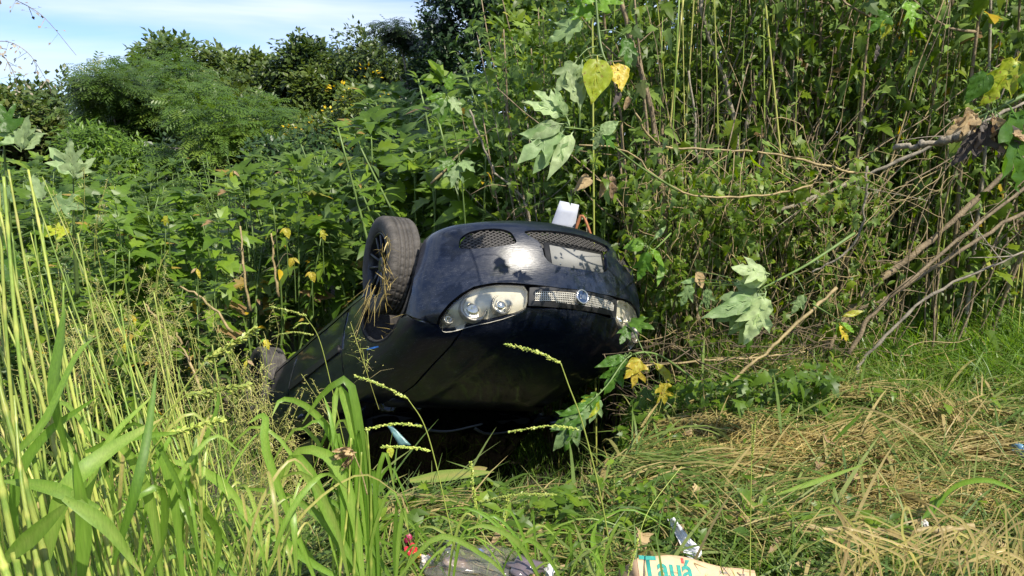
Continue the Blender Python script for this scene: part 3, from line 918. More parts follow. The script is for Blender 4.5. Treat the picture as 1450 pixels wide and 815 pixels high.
tyv, tyf = tyre_vf(); tyre_me = newmesh('tyre', tyv, tyf, False); rim_me = rim_vf().mesh('rim')
disc_me = newmesh('brake_disc', *lathe_vf([(.0005, -.012), (.13, -.012), (.13, .01), (.06, .012), (.0005, .012)], 36))
wheels = []
for (x, y, z, steer, sg) in ((-.005, .80, .185, R(8), 1), (.0, -.78, .20, R(8), -1), (-2.6, .78, .22, 0, 1), (-2.6, -.78, .22, 0, -1)):
    we = empty('wheel'); we.parent = car; we.location = (x, y, z)
    we.rotation_euler = (0, R(23), steer + (math.pi if sg < 0 else 0))
    obj('tyre', tyre_me, M['tyre'], we); obj('rim', rim_me, M['rim'], we); obj('brake_disc', disc_me, M['bezel'], we)
    wheels.append(we)
part('steering_knuckle', tube_vf(np.array([(0, .40, .24), (0, .62, .20), (0, .73, .19)]), [.03, .045, .05], 8), M['underbody'])
sc_v, sc_f = patch([(-.25, .87, .668), (-.10, .87, .70), (-.09, .87, .712), (-.25, .87, .680)], 'cyl', sp=.03, off=.0015, rim=0, gap=0)
part('blue_scrape', (sc_v, sc_f), simple('blue_scrape', (.03, .16, .5), .4))

# ------------------------------------------------------------------ leaf templates
def tpl_palmate(droop=.35, fold=.18):
    """five-lobed leaf, stalk at the origin, pointing +y, unit length"""
    half = [(0, .0), (.012, .14), (.22, .12), (.46, .26), (.27, .40), (.43, .66), (.22, .64), (.20, .82), (0, 1.12)]
    mid = [0, .16, .16, .30, .38, .55, .60, .80, 1.1]
    v, f = [], []
    pts = [(x, y) for x, y in half]
    n = len(pts)
    def z(x, y): return fold * abs(x) - droop * max(0, y - .1) ** 2
    for s_ in (1, -1):
        o = len(v)
        for (x, y), m in zip(pts, mid):
            v.append((s_ * x, y, z(x, y))); v.append((0, m, z(0, m)))
        for i in range(n - 1):
            a, b, c, d = o + 2 * i, o + 2 * i + 1, o + 2 * i + 3, o + 2 * i + 2
            if s_ > 0: f += [(a, d, c), (a, c, b)]
            else: f += [(a, c, d), (a, b, c)]
    return np.array(v), np.array(f)
def tpl_lance(w_=.16, droop=.3, fold=.25):
    v = [(0, 0, 0), (w_ * .8, .28, fold * w_ * .8), (w_, .55, fold * w_), (0, 1, 0), (-w_, .55, fold * w_), (-w_ * .8, .28, fold * w_ * .8), (0, .3, 0), (0, .6, 0)]
    v = np.array(v, float); v[:, 2] -= droop * v[:, 1] ** 2
    f = [(0, 1, 6), (1, 2, 7), (1, 7, 6), (2, 3, 7), (3, 4, 7), (4, 5, 6), (4, 6, 7), (5, 0, 6)]
    return v, np.array(f)
def tpl_frond(pairs=9, droop=.35):
    v, f = [], []
    for i in range(pairs):
        y = .12 + .85 * i / pairs
        for s_ in (1, -1):
            l = .22 * (1 - (.5 - y) ** 2 * 1.4)
            o = len(v)
            for x, yy in ((0, y - .3 / pairs), (s_ * l * .5, y - .1 / pairs), (s_ * l, y + .5 / pairs), (s_ * l * .45, y + .45 / pairs)):
                v.append((x, yy, -droop * yy ** 2 - .25 * abs(x)))
            f += [(o, o + 1, o + 2), (o, o + 2, o + 3)] if s_ > 0 else [(o, o + 2, o + 1), (o, o + 3, o + 2)]
    o = len(v)
    v += [(-.006, 0, 0), (.006, 0, 0), (0, .98, -droop * .96)]; f.append((o, o + 1, o + 2))
    return np.array(v), np.array(f)
def tpl_quad():
    v = np.array([(0, 0, 0), (.32, .45, .06), (0, 1, -.12), (-.32, .45, .06)], float)
    return v, np.array([(0, 1, 2), (0, 2, 3)])

def scatter(acc, tpls, pos, fwd, size, tint, up=None, wid=1.0, g=None):
    """lay one leaf per row: pos, fwd (pointing direction) and size"""
    g = g or rng
    pos = np.asarray(pos, float); n = len(pos)
    if n == 0: return
    fwd = fwd / (np.linalg.norm(fwd, axis=1)[:, None] + 1e-9)
    upv = np.tile([.18, -.42, 1.0], (n, 1)) if up is None else up
    upv = upv + g.normal(0, .25, (n, 3))
    s_ = np.cross(fwd, upv); s_ /= np.linalg.norm(s_, axis=1)[:, None] + 1e-9
    nn = np.cross(s_, fwd)
    k = g.integers(0, len(tpls), n)
    for i, (tv, tf) in enumerate(tpls):
        m = k == i
        if not m.any(): continue
        sz = np.broadcast_to(size, (n,))[m]
        V = (tv[None, :, 0, None] * s_[m][:, None] * wid + tv[None, :, 1, None] * fwd[m][:, None] + tv[None, :, 2, None] * nn[m][:, None]) * sz[:, None, None] + pos[m][:, None]
        c = m.sum(); F_ = (tf[None] + (np.arange(c) * len(tv))[:, None, None]).reshape(-1, 3)
        acc.add(V.reshape(-1, 3), F_, np.repeat(np.broadcast_to(tint, (n,))[m], len(tv)))

def strips(acc, base, d0, length, width, bend, tint, seg=5, side=None, up_=0.0, g=None, taper=.75):
    """curved grass blades: base (n,3), start direction d0 (n,3); bend = how far the tip falls"""
    g = g or rng
    base = np.asarray(base, float); n = len(base)
    d0 = d0 / (np.linalg.norm(d0, axis=1)[:, None] + 1e-9)
    length = np.broadcast_to(length, (n,)); width = np.broadcast_to(width, (n,)); bend = np.broadcast_to(bend, (n,))
    h = np.cross(d0, [0, 0, 1.0]) + g.normal(0, .5, (n, 3)) * (.6)
    sd_ = h - d0 * np.einsum('ij,ij->i', h, d0)[:, None]; sd_ /= np.linalg.norm(sd_, axis=1)[:, None] + 1e-9
    if side is not None: sd_ = side
    P = base.copy(); V = np.zeros((n, seg + 1, 2, 3)); d = d0.copy()
    for i in range(seg + 1):
        t = i / seg
        w_ = width * (1 - t ** 2) ** taper * (.55 + .45 * min(1, t * 4)) * .5 + .0004
        V[:, i, 0] = P + sd_ * w_[:, None]; V[:, i, 1] = P - sd_ * w_[:, None]
        d = d + np.array([0, 0, -1.0]) * (bend / seg * (.4 + 1.2 * t))[:, None]
        d /= np.linalg.norm(d, axis=1)[:, None]
        P = P + d * (length / seg)[:, None]
    o = (np.arange(n) * (seg + 1) * 2)[:, None]
    F_ = []
    for i in range(seg):
        a = o + 2 * i
        F_.append(np.concatenate([a, a + 1, a + 3], 1)); F_.append(np.concatenate([a, a + 3, a + 2], 1))
    acc.add(V.reshape(-1, 3), np.concatenate(F_), np.repeat(np.broadcast_to(tint, (n,)), (seg + 1) * 2))

def rdir(n, zlo=-1, zhi=1, g=None):
    g = g or rng
    a = g.uniform(0, 2 * math.pi, n); z = g.uniform(zlo, zhi, n)
    r_ = np.sqrt(np.maximum(0, 1 - z * z))
    return np.stack([r_ * np.cos(a), r_ * np.sin(a), z], -1)

PALM = [tpl_palmate(.25, .15), tpl_palmate(.5, .2), tpl_palmate(.8, .1)]
LANCE = [tpl_lance(.16, .2), tpl_lance(.2, .5), tpl_lance(.13, .7)]
FROND = [tpl_frond(9, .25), tpl_frond(8, .5)]
def wide_frond(pairs, dr):
    v, f = tpl_frond(pairs, dr); return v * np.array([1.25, 1, 1]), f
TFROND = [wide_frond(5, .2), wide_frond(6, .45)]
QUAD = [tpl_quad()]

# ------------------------------------------------------------------ leafy shrubs of the slope
def shrub_meshes(h, nst, leaf, seed, tpl=PALM, leafy=.55, spread=.5, step=.05, tmax=1.0):
    g = np.random.default_rng(seed)
    st, lf = Acc(), Acc()
    for k in range(nst):
        a = g.uniform(0, 2 * math.pi); r_ = g.uniform(.02, .18)
        b = np.array([r_ * math.cos(a), r_ * math.sin(a), -.05])
        hh = h * g.uniform(.72, 1.0); a += g.normal(0, .4)
        lean = g.uniform(.1, spread)
        tip = b + np.array([math.cos(a) * lean, math.sin(a) * lean, hh])
        c = (b + tip) / 2 + np.array([g.normal(0, .08), g.normal(0, .08), 0])
        P = spline([b, c, tip], 14)
        v, f = tube_vf(P, np.linspace(.013, .004, 14), 5); st.add(v, f)
        # leaves up the stem in a spiral, crowded at the tip
        n = int(hh * leafy / step)
        t = 1 - leafy * g.uniform(0, 1, n) ** 1.3; t[:7] = 1 - g.uniform(0, .02, 7)
        i = t * 13; i0 = np.clip(i.astype(int), 0, 12); fr = (i - i0)[:, None]
        pos = P[i0] * (1 - fr) + P[i0 + 1] * fr
        az = g.uniform(0, 2 * math.pi, n)
        el = np.where(t > .93, g.uniform(.2, 1.1, n), g.uniform(-.35, .45, n))
        fw = np.stack([np.cos(az) * np.cos(el), np.sin(az) * np.cos(el), np.sin(el)], -1)
        sz = leaf * g.uniform(.55, 1.15, n) * (1 - .35 * (t > .95))
        ti = np.clip(g.beta(2.2, 2.5, n) * .92 * tmax, 0, .92)
        low = g.uniform(0, 1, n) < np.where(t < .62, .14, .018)
        ti[low] = g.choice([.955, .98, 1.0], low.sum())
        pos2 = pos + fw * (leaf * .12)
        scatter(lf, tpl, pos2, fw, sz, ti, g=g)
    return st.mesh('stems'), lf.mesh('foliage', False), st.tris() + lf.tris()

variants = []
def add_variant(h, nst, leaf, seed, m, **k):
    a, b, n = shrub_meshes(h, nst, leaf, seed, **k)
    variants.append((a, b, m, h)); return len(variants) - 1
sh_a = add_variant(2.0, 9, .21, 11, M['leaf'], step=.040, leafy=.6)
sh_b = add_variant(1.9, 10, .18, 12, M['leaf'], step=.036, leafy=.6)
sh_c = add_variant(2.1, 8, .24, 13, M['leaf'], leafy=.75, step=.045)
sh_d = add_variant(1.8, 9, .10, 14, M['leaf'], tpl=LANCE, leafy=.8, step=.02)
sh_e = add_variant(1.7, 8, .16, 15, M['fern_leaf'], tpl=FROND, leafy=.8, step=.035, spread=.8)
sh_f = add_variant(2.2, 7, .13, 16, M['leaf'], leafy=.85, step=.03, spread=.7)

placed = []; row_now = [0]
def put_shrub(vi, x, y, hgt, label, group, z=None, rz=None, name='leafy_shrub'):
    st, lf, m, h = variants[vi]
    sc = hgt / h
    z0 = float(ground(x, y)) if z is None else z
    e = empty(name, (x, y, z0), rng.uniform(0, 6.28) if rz is None else rz, label=label, category='shrub', group=group)
    e.scale = (sc, sc, sc); placed.append((e, x / y, y, row_now[0]))
    obj('stems', st, M['green_stem'], e); obj('foliage', lf, m, e)
    return e
for mname in ('leaf', 'fern_leaf'):
    pass
for st, lf, m, h in variants:
    st.materials.append(M['green_stem']); lf.materials.append(m)

# skyline of the slope: photo column -> photo row of the top of the shrubs
SKX = [-100, 60, 150, 250, 300, 380, 450, 520, 560, 600, 640, 690, 740, 800, 1500]
SKY_ = [150, 195, 215, 205, 190, 195, 200, 165, 150, 120, 95, 75, 45, 0, -40]
def top_z(u, Y, extra=0):
    v = np.interp(u, SKX, SKY_) + extra
    return at(u, v, Y)[2]
LAB_A = 'lobed-leaved green shrub in the thicket filling the slope behind the car'
GRP_A = 'lobed-leaved shrubs on the slope behind the car'
LAB_D = 'small-leaved bushy shrub tucked between the lobed-leaved ones on the slope'
GRP_D = 'small-leaved shrubs on the slope'
LAB_E = 'feathery-leaved light green shrub on the sunny slope left of the car'
GRP_E = 'feathery-leaved shrubs left of the car'
def car_clear(x, y):
    p = np.array([[x, y, 0]]) - CAR_LOC
    # stay off the car's footprint (its long axis seen from above)
    ax = np.array([.557, -.671]); ax /= np.linalg.norm(ax)
    q = np.array([x - CAR_LOC[0], y - CAR_LOC[1]])
    s_ = q @ ax; t_ = q @ np.array([-ax[1], ax[0]])
    return not (-3.3 < s_ < 1.15 and abs(t_ + .15) < 1.12)
rows = [(5.9, 130, 0.62), (6.7, 120, .62), (7.6, 100, .75), (8.6, 90, .85), (9.8, 80, .93), (11.2, 70, 1.0), (13.0, 62, 1.0)]
for ri, (Y, du, frac) in enumerate(rows):
    row_now[0] = ri
    u = -60 + rng.uniform(0, du)
    while u < 800:
        Yj = Y + rng.uniform(-.35, .35); p = at(u, 400, Yj); x = p[0]
        if car_clear(x, Yj):
            zt = top_z(u, Yj, rng.uniform(-6, 26)); z0 = float(ground(x, Yj))
            # nearer rows stay lower so that the slope steps up away from the camera
            near = {0: 95, 1: 70, 2: 45, 3: 24, 4: 10, 5: 0, 6: -4}[ri] * (1.0 if u < 560 else .55)
            zt = min(zt, at(u, np.interp(u, SKX, SKY_) + near + rng.uniform(-8, 22), Yj)[2])
            hg = zt - z0
            if hg > .5:
                r_ = rng.uniform()
                if u < 330 and r_ < .22: put_shrub(sh_e, x, Yj, hg, LAB_E, GRP_E)
                elif r_ < .42: put_shrub(sh_d, x, Yj, hg, LAB_D, GRP_D)
                else: put_shrub([sh_a, sh_b, sh_c, sh_f][int(rng.integers(0, 4))], x, Yj, hg, LAB_A, GRP_A)
        u += du * rng.uniform(.75, 1.2)

ORD = ['leftmost', 'second', 'third', 'fourth', 'fifth', 'sixth', 'seventh', 'eighth', 'ninth', 'tenth', 'eleventh', 'twelfth', 'thirteenth', 'fourteenth', 'fifteenth', 'sixteenth', 'seventeenth', 'eighteenth']
def ordinal(k, n):
    return 'leftmost' if k == 0 else 'rightmost' if k == n - 1 and n > 1 else ORD[k] + ' from left' if k < len(ORD) else 'number %d from the left' % (k + 1)
ROWN = ['nearest row beside the wheel', 'second row behind the car', 'third row up the slope', 'fourth row up the slope', 'fifth row up the slope', 'sixth row near the trees', 'last row below the trees']
for r_ in range(7):
    L_ = sorted([p for p in placed if p[3] == r_], key=lambda p: p[1])
    for k, (e, a, b, c_) in enumerate(L_):
        kind = e['label'].split(' in the')[0].split(' tucked')[0].split(' on the')[0]
        e['label'] = '%s, %s in %s' % (kind, ordinal(k, len(L_)), ROWN[r_])

# ------------------------------------------------------------------ trees
def tree(name, x, y, h, rx, rz_, leafmat, n, leaf, seed, label, tpl=QUAD, limbs=7, z=None, category='tree', flat=1.0, trunk=.12, flowers=0, low=.25, cl_n=22, tmax=1.0):
    g = np.random.default_rng(seed)
    z0 = float(ground(x, y)) if z is None else z
    e = empty(name, (x, y, z0), 0, label=label, category=category)
    tr = Acc()
    top = np.array([g.normal(0, .2), g.normal(0, .2), h * .55])
    P = spline([(0, 0, -.2), (g.normal(0, .1), 0, h * .25), top], 10)
    v, f = tube_vf(P, np.linspace(trunk, trunk * .6, 10), 8); tr.add(v, f)
    cl = []
    for k in range(limbs):
        a = 2 * math.pi * k / limbs + g.normal(0, .3)
        ht = h * g.uniform(.45, .9)
        en = np.array([math.cos(a) * rx * g.uniform(.4, .8), math.sin(a) * rx * g.uniform(.4, .8), ht])
        Q = spline([P[int(g.integers(4, 9))], (P[6] + en) / 2 + np.array([0, 0, .1 * h]), en], 8)
        v, f = tube_vf(Q, np.linspace(trunk * .45, trunk * .12, 8), 5); tr.add(v, f)
    tr_me = tr.mesh('trunk'); obj('trunk', tr_me, M['bark_grey'], e)
    # crown: many overlapping clumps filling an uneven ellipsoid
    for k in range(cl_n):
        d = rdir(1, -.6, 1, g)[0]; r_ = g.uniform(.35, 1.0) ** .6
        c = np.array([d[0] * rx * r_ * .85, d[1] * rx * r_ * .85, h * (low + (1 - low) * .5) + d[2] * rz_ * r_ * .8])
        cl.append((c, g.uniform(.22, .42) * rx))
    acc = Acc(); per = n // cl_n
    for c, r_ in cl:
        d = rdir(per, -.7, 1, g); rr = r_ * g.uniform(.35, 1.05, per) ** .5
        rr *= 1 + .25 * np.sin(d[:, 0] * 7 + c[0] * 3) * np.cos(d[:, 2] * 6)
        pos = c + d * rr[:, None] * np.array([1, 1, flat])
        pos[:, 2] = np.maximum(pos[:, 2], .1)
        fw = d + g.normal(0, .6, (per, 3)); fw[:, 2] -= .15
        if tpl is TFROND: fw[:, 2] = fw[:, 2] * .25 + g.normal(0, .12, per)
        t0 = g.uniform(.15, .75)
        scatter(acc, tpl, pos, fw, leaf * g.uniform(.6, 1.3, per), np.clip(t0 + g.normal(0, .18, per), 0, 1) * tmax, g=g)
    cr_ = acc.mesh('crown', False); obj('crown', cr_, leafmat, e)
    if flowers:
        fa = Acc()
        for k in range(flowers):
            c, r_ = cl[int(g.integers(0, cl_n))]
            d = rdir(14, -.2, 1, g) * np.array([1, 1, 1]); cc = c + rdir(1, -.2, 1, g)[0] * r_
            cc[1] -= abs(g.normal(0, .25)) * rx
            scatter(fa, QUAD, cc + d * g.uniform(.05, .30), d, .085, g.uniform(0, 1, 14), g=g)
        obj('flowers', fa.mesh('flowers', False), M['flower'], e)
    return e

def place(u, vtop, Y):
    p = at(u, vtop, Y); z0 = float(ground(p[0], Y)); return p[0], Y, p[2] - z0
x, y, h = place(225, 62, 24); tree('feathery_tree', x, y, h, 2.6, 2.2, M['fern_leaf'], 4200, .42, 31, 'feathery-leaved tree with flat layered crown at left against the sky', tpl=TFROND, flat=.75, low=.25, cl_n=20)
x, y, h = place(155, 82, 21); tree('feathery_tree', x, y, h, 1.5, 1.7, M['fern_leaf'], 2600, .42, 32, 'smaller feathery tree leaning out left of the layered one', tpl=TFROND, flat=.75, low=.3, cl_n=12)
x, y, h = place(290, 66, 30); tree('rounded_tree', x, y, h, 3.2, 2.8, M['tree_leaf_olive'], 20000, .24, 33, 'round-topped olive tree with brownish crown above the layered feathery tree', low=.3)
x, y, h = place(400, 98, 26); tree('broadleaf_tree', x, y, h, 3.0, 2.6, M['tree_leaf'], 18000, .20, 34, 'vine-hung green tree in the middle of the tree line')
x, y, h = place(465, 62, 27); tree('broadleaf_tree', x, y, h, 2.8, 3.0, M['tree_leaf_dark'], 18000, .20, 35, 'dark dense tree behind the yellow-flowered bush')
x, y, h = place(560, 72, 26); tree('broadleaf_tree', x, y, h, 2.8, 3.0, M['tree_leaf'], 15000, .16, 36, 'green tree at the right end of the open sky')
x, y, h = place(330, 118, 18); tree('feathery_tree', x, y, h, 1.9, 1.5, M['fern_leaf'], 3000, .38, 37, 'low feathery tree in front of the vine-hung tree', tpl=TFROND, flat=.75, low=.2, cl_n=14)
x, y, h = place(515, 92, 17); tree('flowering_bush', x, y, h, 1.5, 1.6, M['tree_leaf'], 8000, .13, 38, 'tall bush dotted with yellow flowers under the dark tree', flowers=60, category='bush', low=.15)
x, y, h = place(675, -70, 19); tree('dark_tree', x, y, h, 2.1, 2.8, M['tree_leaf_dark'], 16000, .15, 39, 'tall nearly black tree rising out of the top of the photo', low=.35, trunk=.2)
x, y, h = place(590, -10, 19.5); tree('dark_tree', x, y, h, 1.0, .9, M['tree_leaf_dark'], 1500, .26, 40, 'thin dark branch crown reaching left of the nearly black tree', tpl=TFROND, low=.65, cl_n=9, flat=.5)
x, y, h = place(60, 128, 30); tree('olive_bush', x, y, h, 3.6, 1.8, M['tree_leaf_olive'], 16000, .24, 41, 'low olive bush at the far left under the open sky', low=.1, category='bush')
x, y, h = place(-60, 120, 27); tree('olive_bush', x, y, h, 3.2, 2.0, M['tree_leaf_olive'], 12000, .24, 42, 'olive bush at the left edge half behind the tall grass', low=.1, category='bush')
x, y, h = place(150, 165, 19); tree('bright_bush', x, y, h, 1.5, 1.2, M['leaf'], 6000, .15, 43, 'bright green bush at the foot of the feathery trees', tpl=LANCE, low=.15, category='bush', tmax=.9)
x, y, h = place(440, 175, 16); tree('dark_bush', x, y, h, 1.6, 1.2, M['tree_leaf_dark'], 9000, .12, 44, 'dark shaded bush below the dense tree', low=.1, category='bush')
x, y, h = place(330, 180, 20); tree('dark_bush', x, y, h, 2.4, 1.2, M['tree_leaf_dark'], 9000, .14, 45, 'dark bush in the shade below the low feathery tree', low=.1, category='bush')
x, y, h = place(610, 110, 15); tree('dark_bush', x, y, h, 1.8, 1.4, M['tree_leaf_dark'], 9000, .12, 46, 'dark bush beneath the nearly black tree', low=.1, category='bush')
x, y, h = place(350, 100, 28); tree('broadleaf_tree', x, y, h, 2.6, 2.6, M['tree_leaf'], 14000, .20, 47, 'green tree filling the gap right of the round olive crown')
x, y, h = place(215, 105, 31); tree('rounded_tree', x, y, h, 2.6, 2.4, M['tree_leaf'], 12000, .22, 48, 'green tree showing behind and above the layered feathery tree')
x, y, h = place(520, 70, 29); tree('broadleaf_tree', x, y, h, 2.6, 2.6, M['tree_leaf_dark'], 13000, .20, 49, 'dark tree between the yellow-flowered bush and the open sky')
# wood behind the thicket on the right, seen as one mass through the stems
def wood():
    acc = Acc(); g = np.random.default_rng(5)
    n = 42000
    x = g.uniform(-0.2, 13, n); z = g.uniform(-.8, 7.6, n); y = 8.9 + g.uniform(0, 1.2, n) + .45 * np.sin(x * 1.9) + .3 * np.sin(z * 2.1 + x) + .22 * z
    hole = ((x > 6.0) & (x < 7.2) & (z > 1.2) & (z < 3.2))
    x, y, z = x[~hole], y[~hole], z[~hole]; n = len(x)
    scatter(acc, PALM[:1] + LANCE[:1], np.stack([x, y, z], -1), rdir(n, -.7, .7, g) + np.array([0, -.5, 0]), g.uniform(.16, .34, n), np.clip(g.beta(2.6, 2, n) * .9, 0, .9), g=g)
    obj('dense_foliage', acc.mesh('dense_foliage', False), M['leaf_thicket'], kind='stuff', label='dense green foliage closing the view behind the tangled stems', category='foliage')
wood()
def inner_leaves():
    g = np.random.default_rng(15); acc = Acc()
    for k in range(520):
        u = g.uniform(760, 1480); v = g.uniform(-30, 470); Y = g.uniform(5.6, 7.0)
        if u < 900 and v > 300: continue
        c = at(u, v, Y); m_ = int(g.integers(18, 60)); t0 = g.uniform(.2, .75); sz = g.choice([.045, .06, .08])
        pos = c + g.normal(0, 1, (m_, 3)) * np.array([.20, .16, .26])
        scatter(acc, (PALM, LANCE)[k % 2], pos, rdir(m_, -1, .3, g) + np.array([0, -.25, 0]), sz * g.uniform(.6, 1.2, m_), np.clip(t0 + g.normal(0, .15, m_), 0, .9), g=g)
    obj('thicket_leaves', acc.mesh('thicket_leaves', False), M['leaf_thicket'], kind='stuff', label='small sunlit leaves scattered through the front of the thicket', category='foliage')
inner_leaves()

# ------------------------------------------------------------------ the thicket on the right
def thicket_plant(seed, h, nst, leaf, n_leaf, dead=.03, spread=.9, tpl=PALM, rad=.014):
    g = np.random.default_rng(seed)
    stems, lf = [], Acc()
    for k in range(nst):
        a = g.uniform(0, 2 * math.pi); b = np.array([math.cos(a) * .12, math.sin(a) * .12, -.1])
        a2 = a + g.normal(0, .6); ln = g.uniform(.15, spread); hh = h * g.uniform(.6, 1.05)
        tip = b + np.array([math.cos(a2) * ln, math.sin(a2) * ln, hh])
        P = spline([b, b * .55 + tip * .45 + g.normal(0, .10, 3), tip], 12)
        P = P + np.cumsum(g.normal(0, .006, P.shape), 0)
        r0 = rad * g.uniform(.5, 1.5)
        v, f = tube_vf(P, np.linspace(r0, r0 * .35, 12), 6)
        if k < 6: ac = Acc()
        else: ac = stems[k % 6]
        ac.add(v, f)
        if k < 6: stems.append(ac)
        for q in range(int(g.integers(1, 4))):
            i = int(g.integers(3, 10)); d = rdir(1, .1, .9, g)[0]
            Q = spline([P[i], P[i] + d * .25, P[i] + d * g.uniform(.35, .8) + np.array([0, 0, .15])], 6)
            v, f = tube_vf(Q, np.linspace(r0 * .5, r0 * .2, 6), 4); ac.add(v, f)
        n = n_leaf // nst
        t = 1 - .85 * g.uniform(0, 1, n) ** 1.5
        i = t * 11; i0 = np.clip(i.astype(int), 0, 10); fr = (i - i0)[:, None]
        pos = P[i0] * (1 - fr) + P[i0 + 1] * fr + g.normal(0, .13, (n, 3))
        fw = rdir(n, -.9, .35, g)
        ti = g.beta(2, 2.4, n) * .9
        dd = g.uniform(0, 1, n) < dead; ti[dd] = g.choice([.95, .97, 1.0], dd.sum())
        scatter(lf, tpl, pos, fw, leaf * g.uniform(.5, 1.2, n), ti, g=g)
    return [s_.mesh('stem') for s_ in stems], lf.mesh('foliage', False)
TH = [thicket_plant(51, 3.8, 12, .11, 900, tpl=PALM, dead=.06), thicket_plant(52, 4.0, 12, .095, 1300, tpl=LANCE, rad=.012), thicket_plant(53, 3.5, 10, .14, 560, tpl=PALM, spread=1.3, rad=.018, dead=.08), thicket_plant(54, 4.2, 13, .080, 1900, tpl=LANCE + PALM, rad=.010)]
for stm, lf in TH:
    for i, s_ in enumerate(stm): s_.materials.append([M['bark'], M['bark_grey'], M['bark']][i % 3])
    lf.materials.append(M['leaf_thicket'])
LAB_T = 'tall tangled shrub with bare brown stems in the dense thicket right of the car'
GRP_T = 'tall stemmy shrubs of the thicket on the right'
tplaced = []
for (Y, u0, u1, du) in ((6.1, 980, 1560, 95), (6.9, 800, 1560, 80), (7.8, 730, 1600, 75)):
    u = u0
    while u < u1:
        Yj = Y + rng.uniform(-.3, .3); x = at(u, 400, Yj)[0]
        if car_clear(x, Yj):
            k = int(rng.integers(0, 4)); stm, lf = TH[k]
            e = empty('thicket_shrub', (x, Yj, float(ground(x, Yj))), rng.uniform(0, 6.28), label=LAB_T, category='shrub', group=GRP_T)
            e.scale = (1, 1, rng.uniform(.95, 1.25)) if u > 800 else (1, 1, .95)
            tplaced.append((e, x / Yj, Y)); e['tk'] = k
            for s_ in stm: obj('stem', s_, None, e)
            obj('foliage', lf, None, e)
        u += du * rng.uniform(.75, 1.25)

TK = ['tall lobed-leaved shrub', 'tall narrow-leaved shrub', 'spreading shrub with large lobed leaves', 'tall small-leaved shrub']
TR = {6.1: 'front row of the right thicket', 6.9: 'second row of right thicket', 7.8: 'third row of right thicket'}
for yy in TR:
    L_ = sorted([p for p in tplaced if p[2] == yy], key=lambda p: p[1])
    for k, (e, a, b) in enumerate(L_):
        e['label'] = '%s, %s in %s' % (TK[e['tk']], ordinal(k, len(L_)), TR[yy]); del e['tk']

def leaning_stems():
    g = np.random.default_rng(66); acc = Acc(); ac2 = Acc()
    for k in range(170):
        u0 = g.choice([960, 1010, 1080, 1160, 1240, 1330]) + g.normal(0, 22); Y = g.uniform(5.4, 6.8)
        lean = g.normal(60, 130) + (u0 - 1000) * .35; top = g.uniform(-40, 180)
        P = spline([at(u0, 520, Y), at(u0 + lean * .35, 300, Y + g.normal(0, .1)), at(u0 + lean, top, Y + g.normal(0, .2))], 12); P[1:-1] += g.normal(0, .012, (10, 3))
        r_ = g.uniform(.003, .009); v, f = tube_vf(P, np.linspace(r_, r_ * .45, 12), 5); (acc if k % 5 else ac2).add(v, f)
    obj('thin_stems', acc.mesh('thin_stems'), M['bark'], kind='stuff', label='fans of thin brown stems rising through the thicket', category='stems')
    obj('pale_thin_stems', ac2.mesh('pale_thin_stems'), M['vine_stem'], kind='stuff', label='paler thin dry stems rising among the brown ones', category='stems')
leaning_stems()

# fine green canes (bamboo-like grass stems) among the shrubs
def canes():
    g = np.random.default_rng(61)
    acc = Acc()
    for k in range(150):
        u = g.uniform(840, 1460); Y = g.uniform(5.5, 7.6); x = at(u, 400, Y)[0]; z0 = float(ground(x, Y))
        ln = g.normal(0, .25)
        P = spline([(x, Y, z0), (x + ln * .4, Y, z0 + 1.8), (x + ln, Y - .1, z0 + g.uniform(3.4, 4.6))], 10)
        v, f = tube_vf(P, g.uniform(.003, .008), 5); acc.add(v, f, g.uniform(0, .75))
    return acc.mesh('green_canes')
obj('green_canes', canes(), M['culm'], kind='stuff', label='thin upright green canes standing all through the thicket', category='canes')

# branches one can tell apart
def branch(name, pts, r0, r1, m, label, category='branch', n=26, wob=.006, seed=1, sides=7, group=None):
    g = np.random.default_rng(seed)
    W = [at(*p) for p in pts]
    P = spline(W, n); P[1:-1] += g.normal(0, wob, (n - 2, 3))
    e = empty(name, tuple(P[0]), 0, label=label, category=category)
    if group: e['group'] = group
    rr = np.linspace(r0, r1, n) * (1 + .12 * g.normal(0, 1, n))
    v, f = tube_vf(P - P[0], rr, sides)
    obj('stem', newmesh('stem', v, f), m, e)
    return e, P
def twigs(e, P, k, ln, r_, m, seed, dirz=(-.3, .8)):
    g = np.random.default_rng(seed)
    for q in range(k):
        i = int(g.integers(3, len(P) - 2)); d = rdir(1, *dirz, g)[0]; l = ln * g.uniform(.5, 1.2)
        Q = spline([P[i], P[i] + d * l * .5 + g.normal(0, .03, 3), P[i] + d * l + np.array([0, 0, -.2 * l])], 8) - P[0]
        v, f = tube_vf(Q, np.linspace(r_, r_ * .4, 8), 5); obj('twig', newmesh('twig', v, f), m, e)
def vine_leaves(e, P, n, size, m, seed, spread=.06, hang=.0, tpl=None):
    g = np.random.default_rng(seed); acc = Acc()
    i = g.integers(0, len(P), n); pos = P[i] - P[0] + g.normal(0, spread, (n, 3)); pos[:, 2] -= g.uniform(0, 1, n) * hang
    scatter(acc, tpl or (LANCE + PALM), pos, rdir(n, -1, .2, g), size * g.uniform(.5, 1.2, n), g.beta(2, 2, n) * .9, g=g)
    obj('foliage', acc.mesh('foliage', False), m, e)

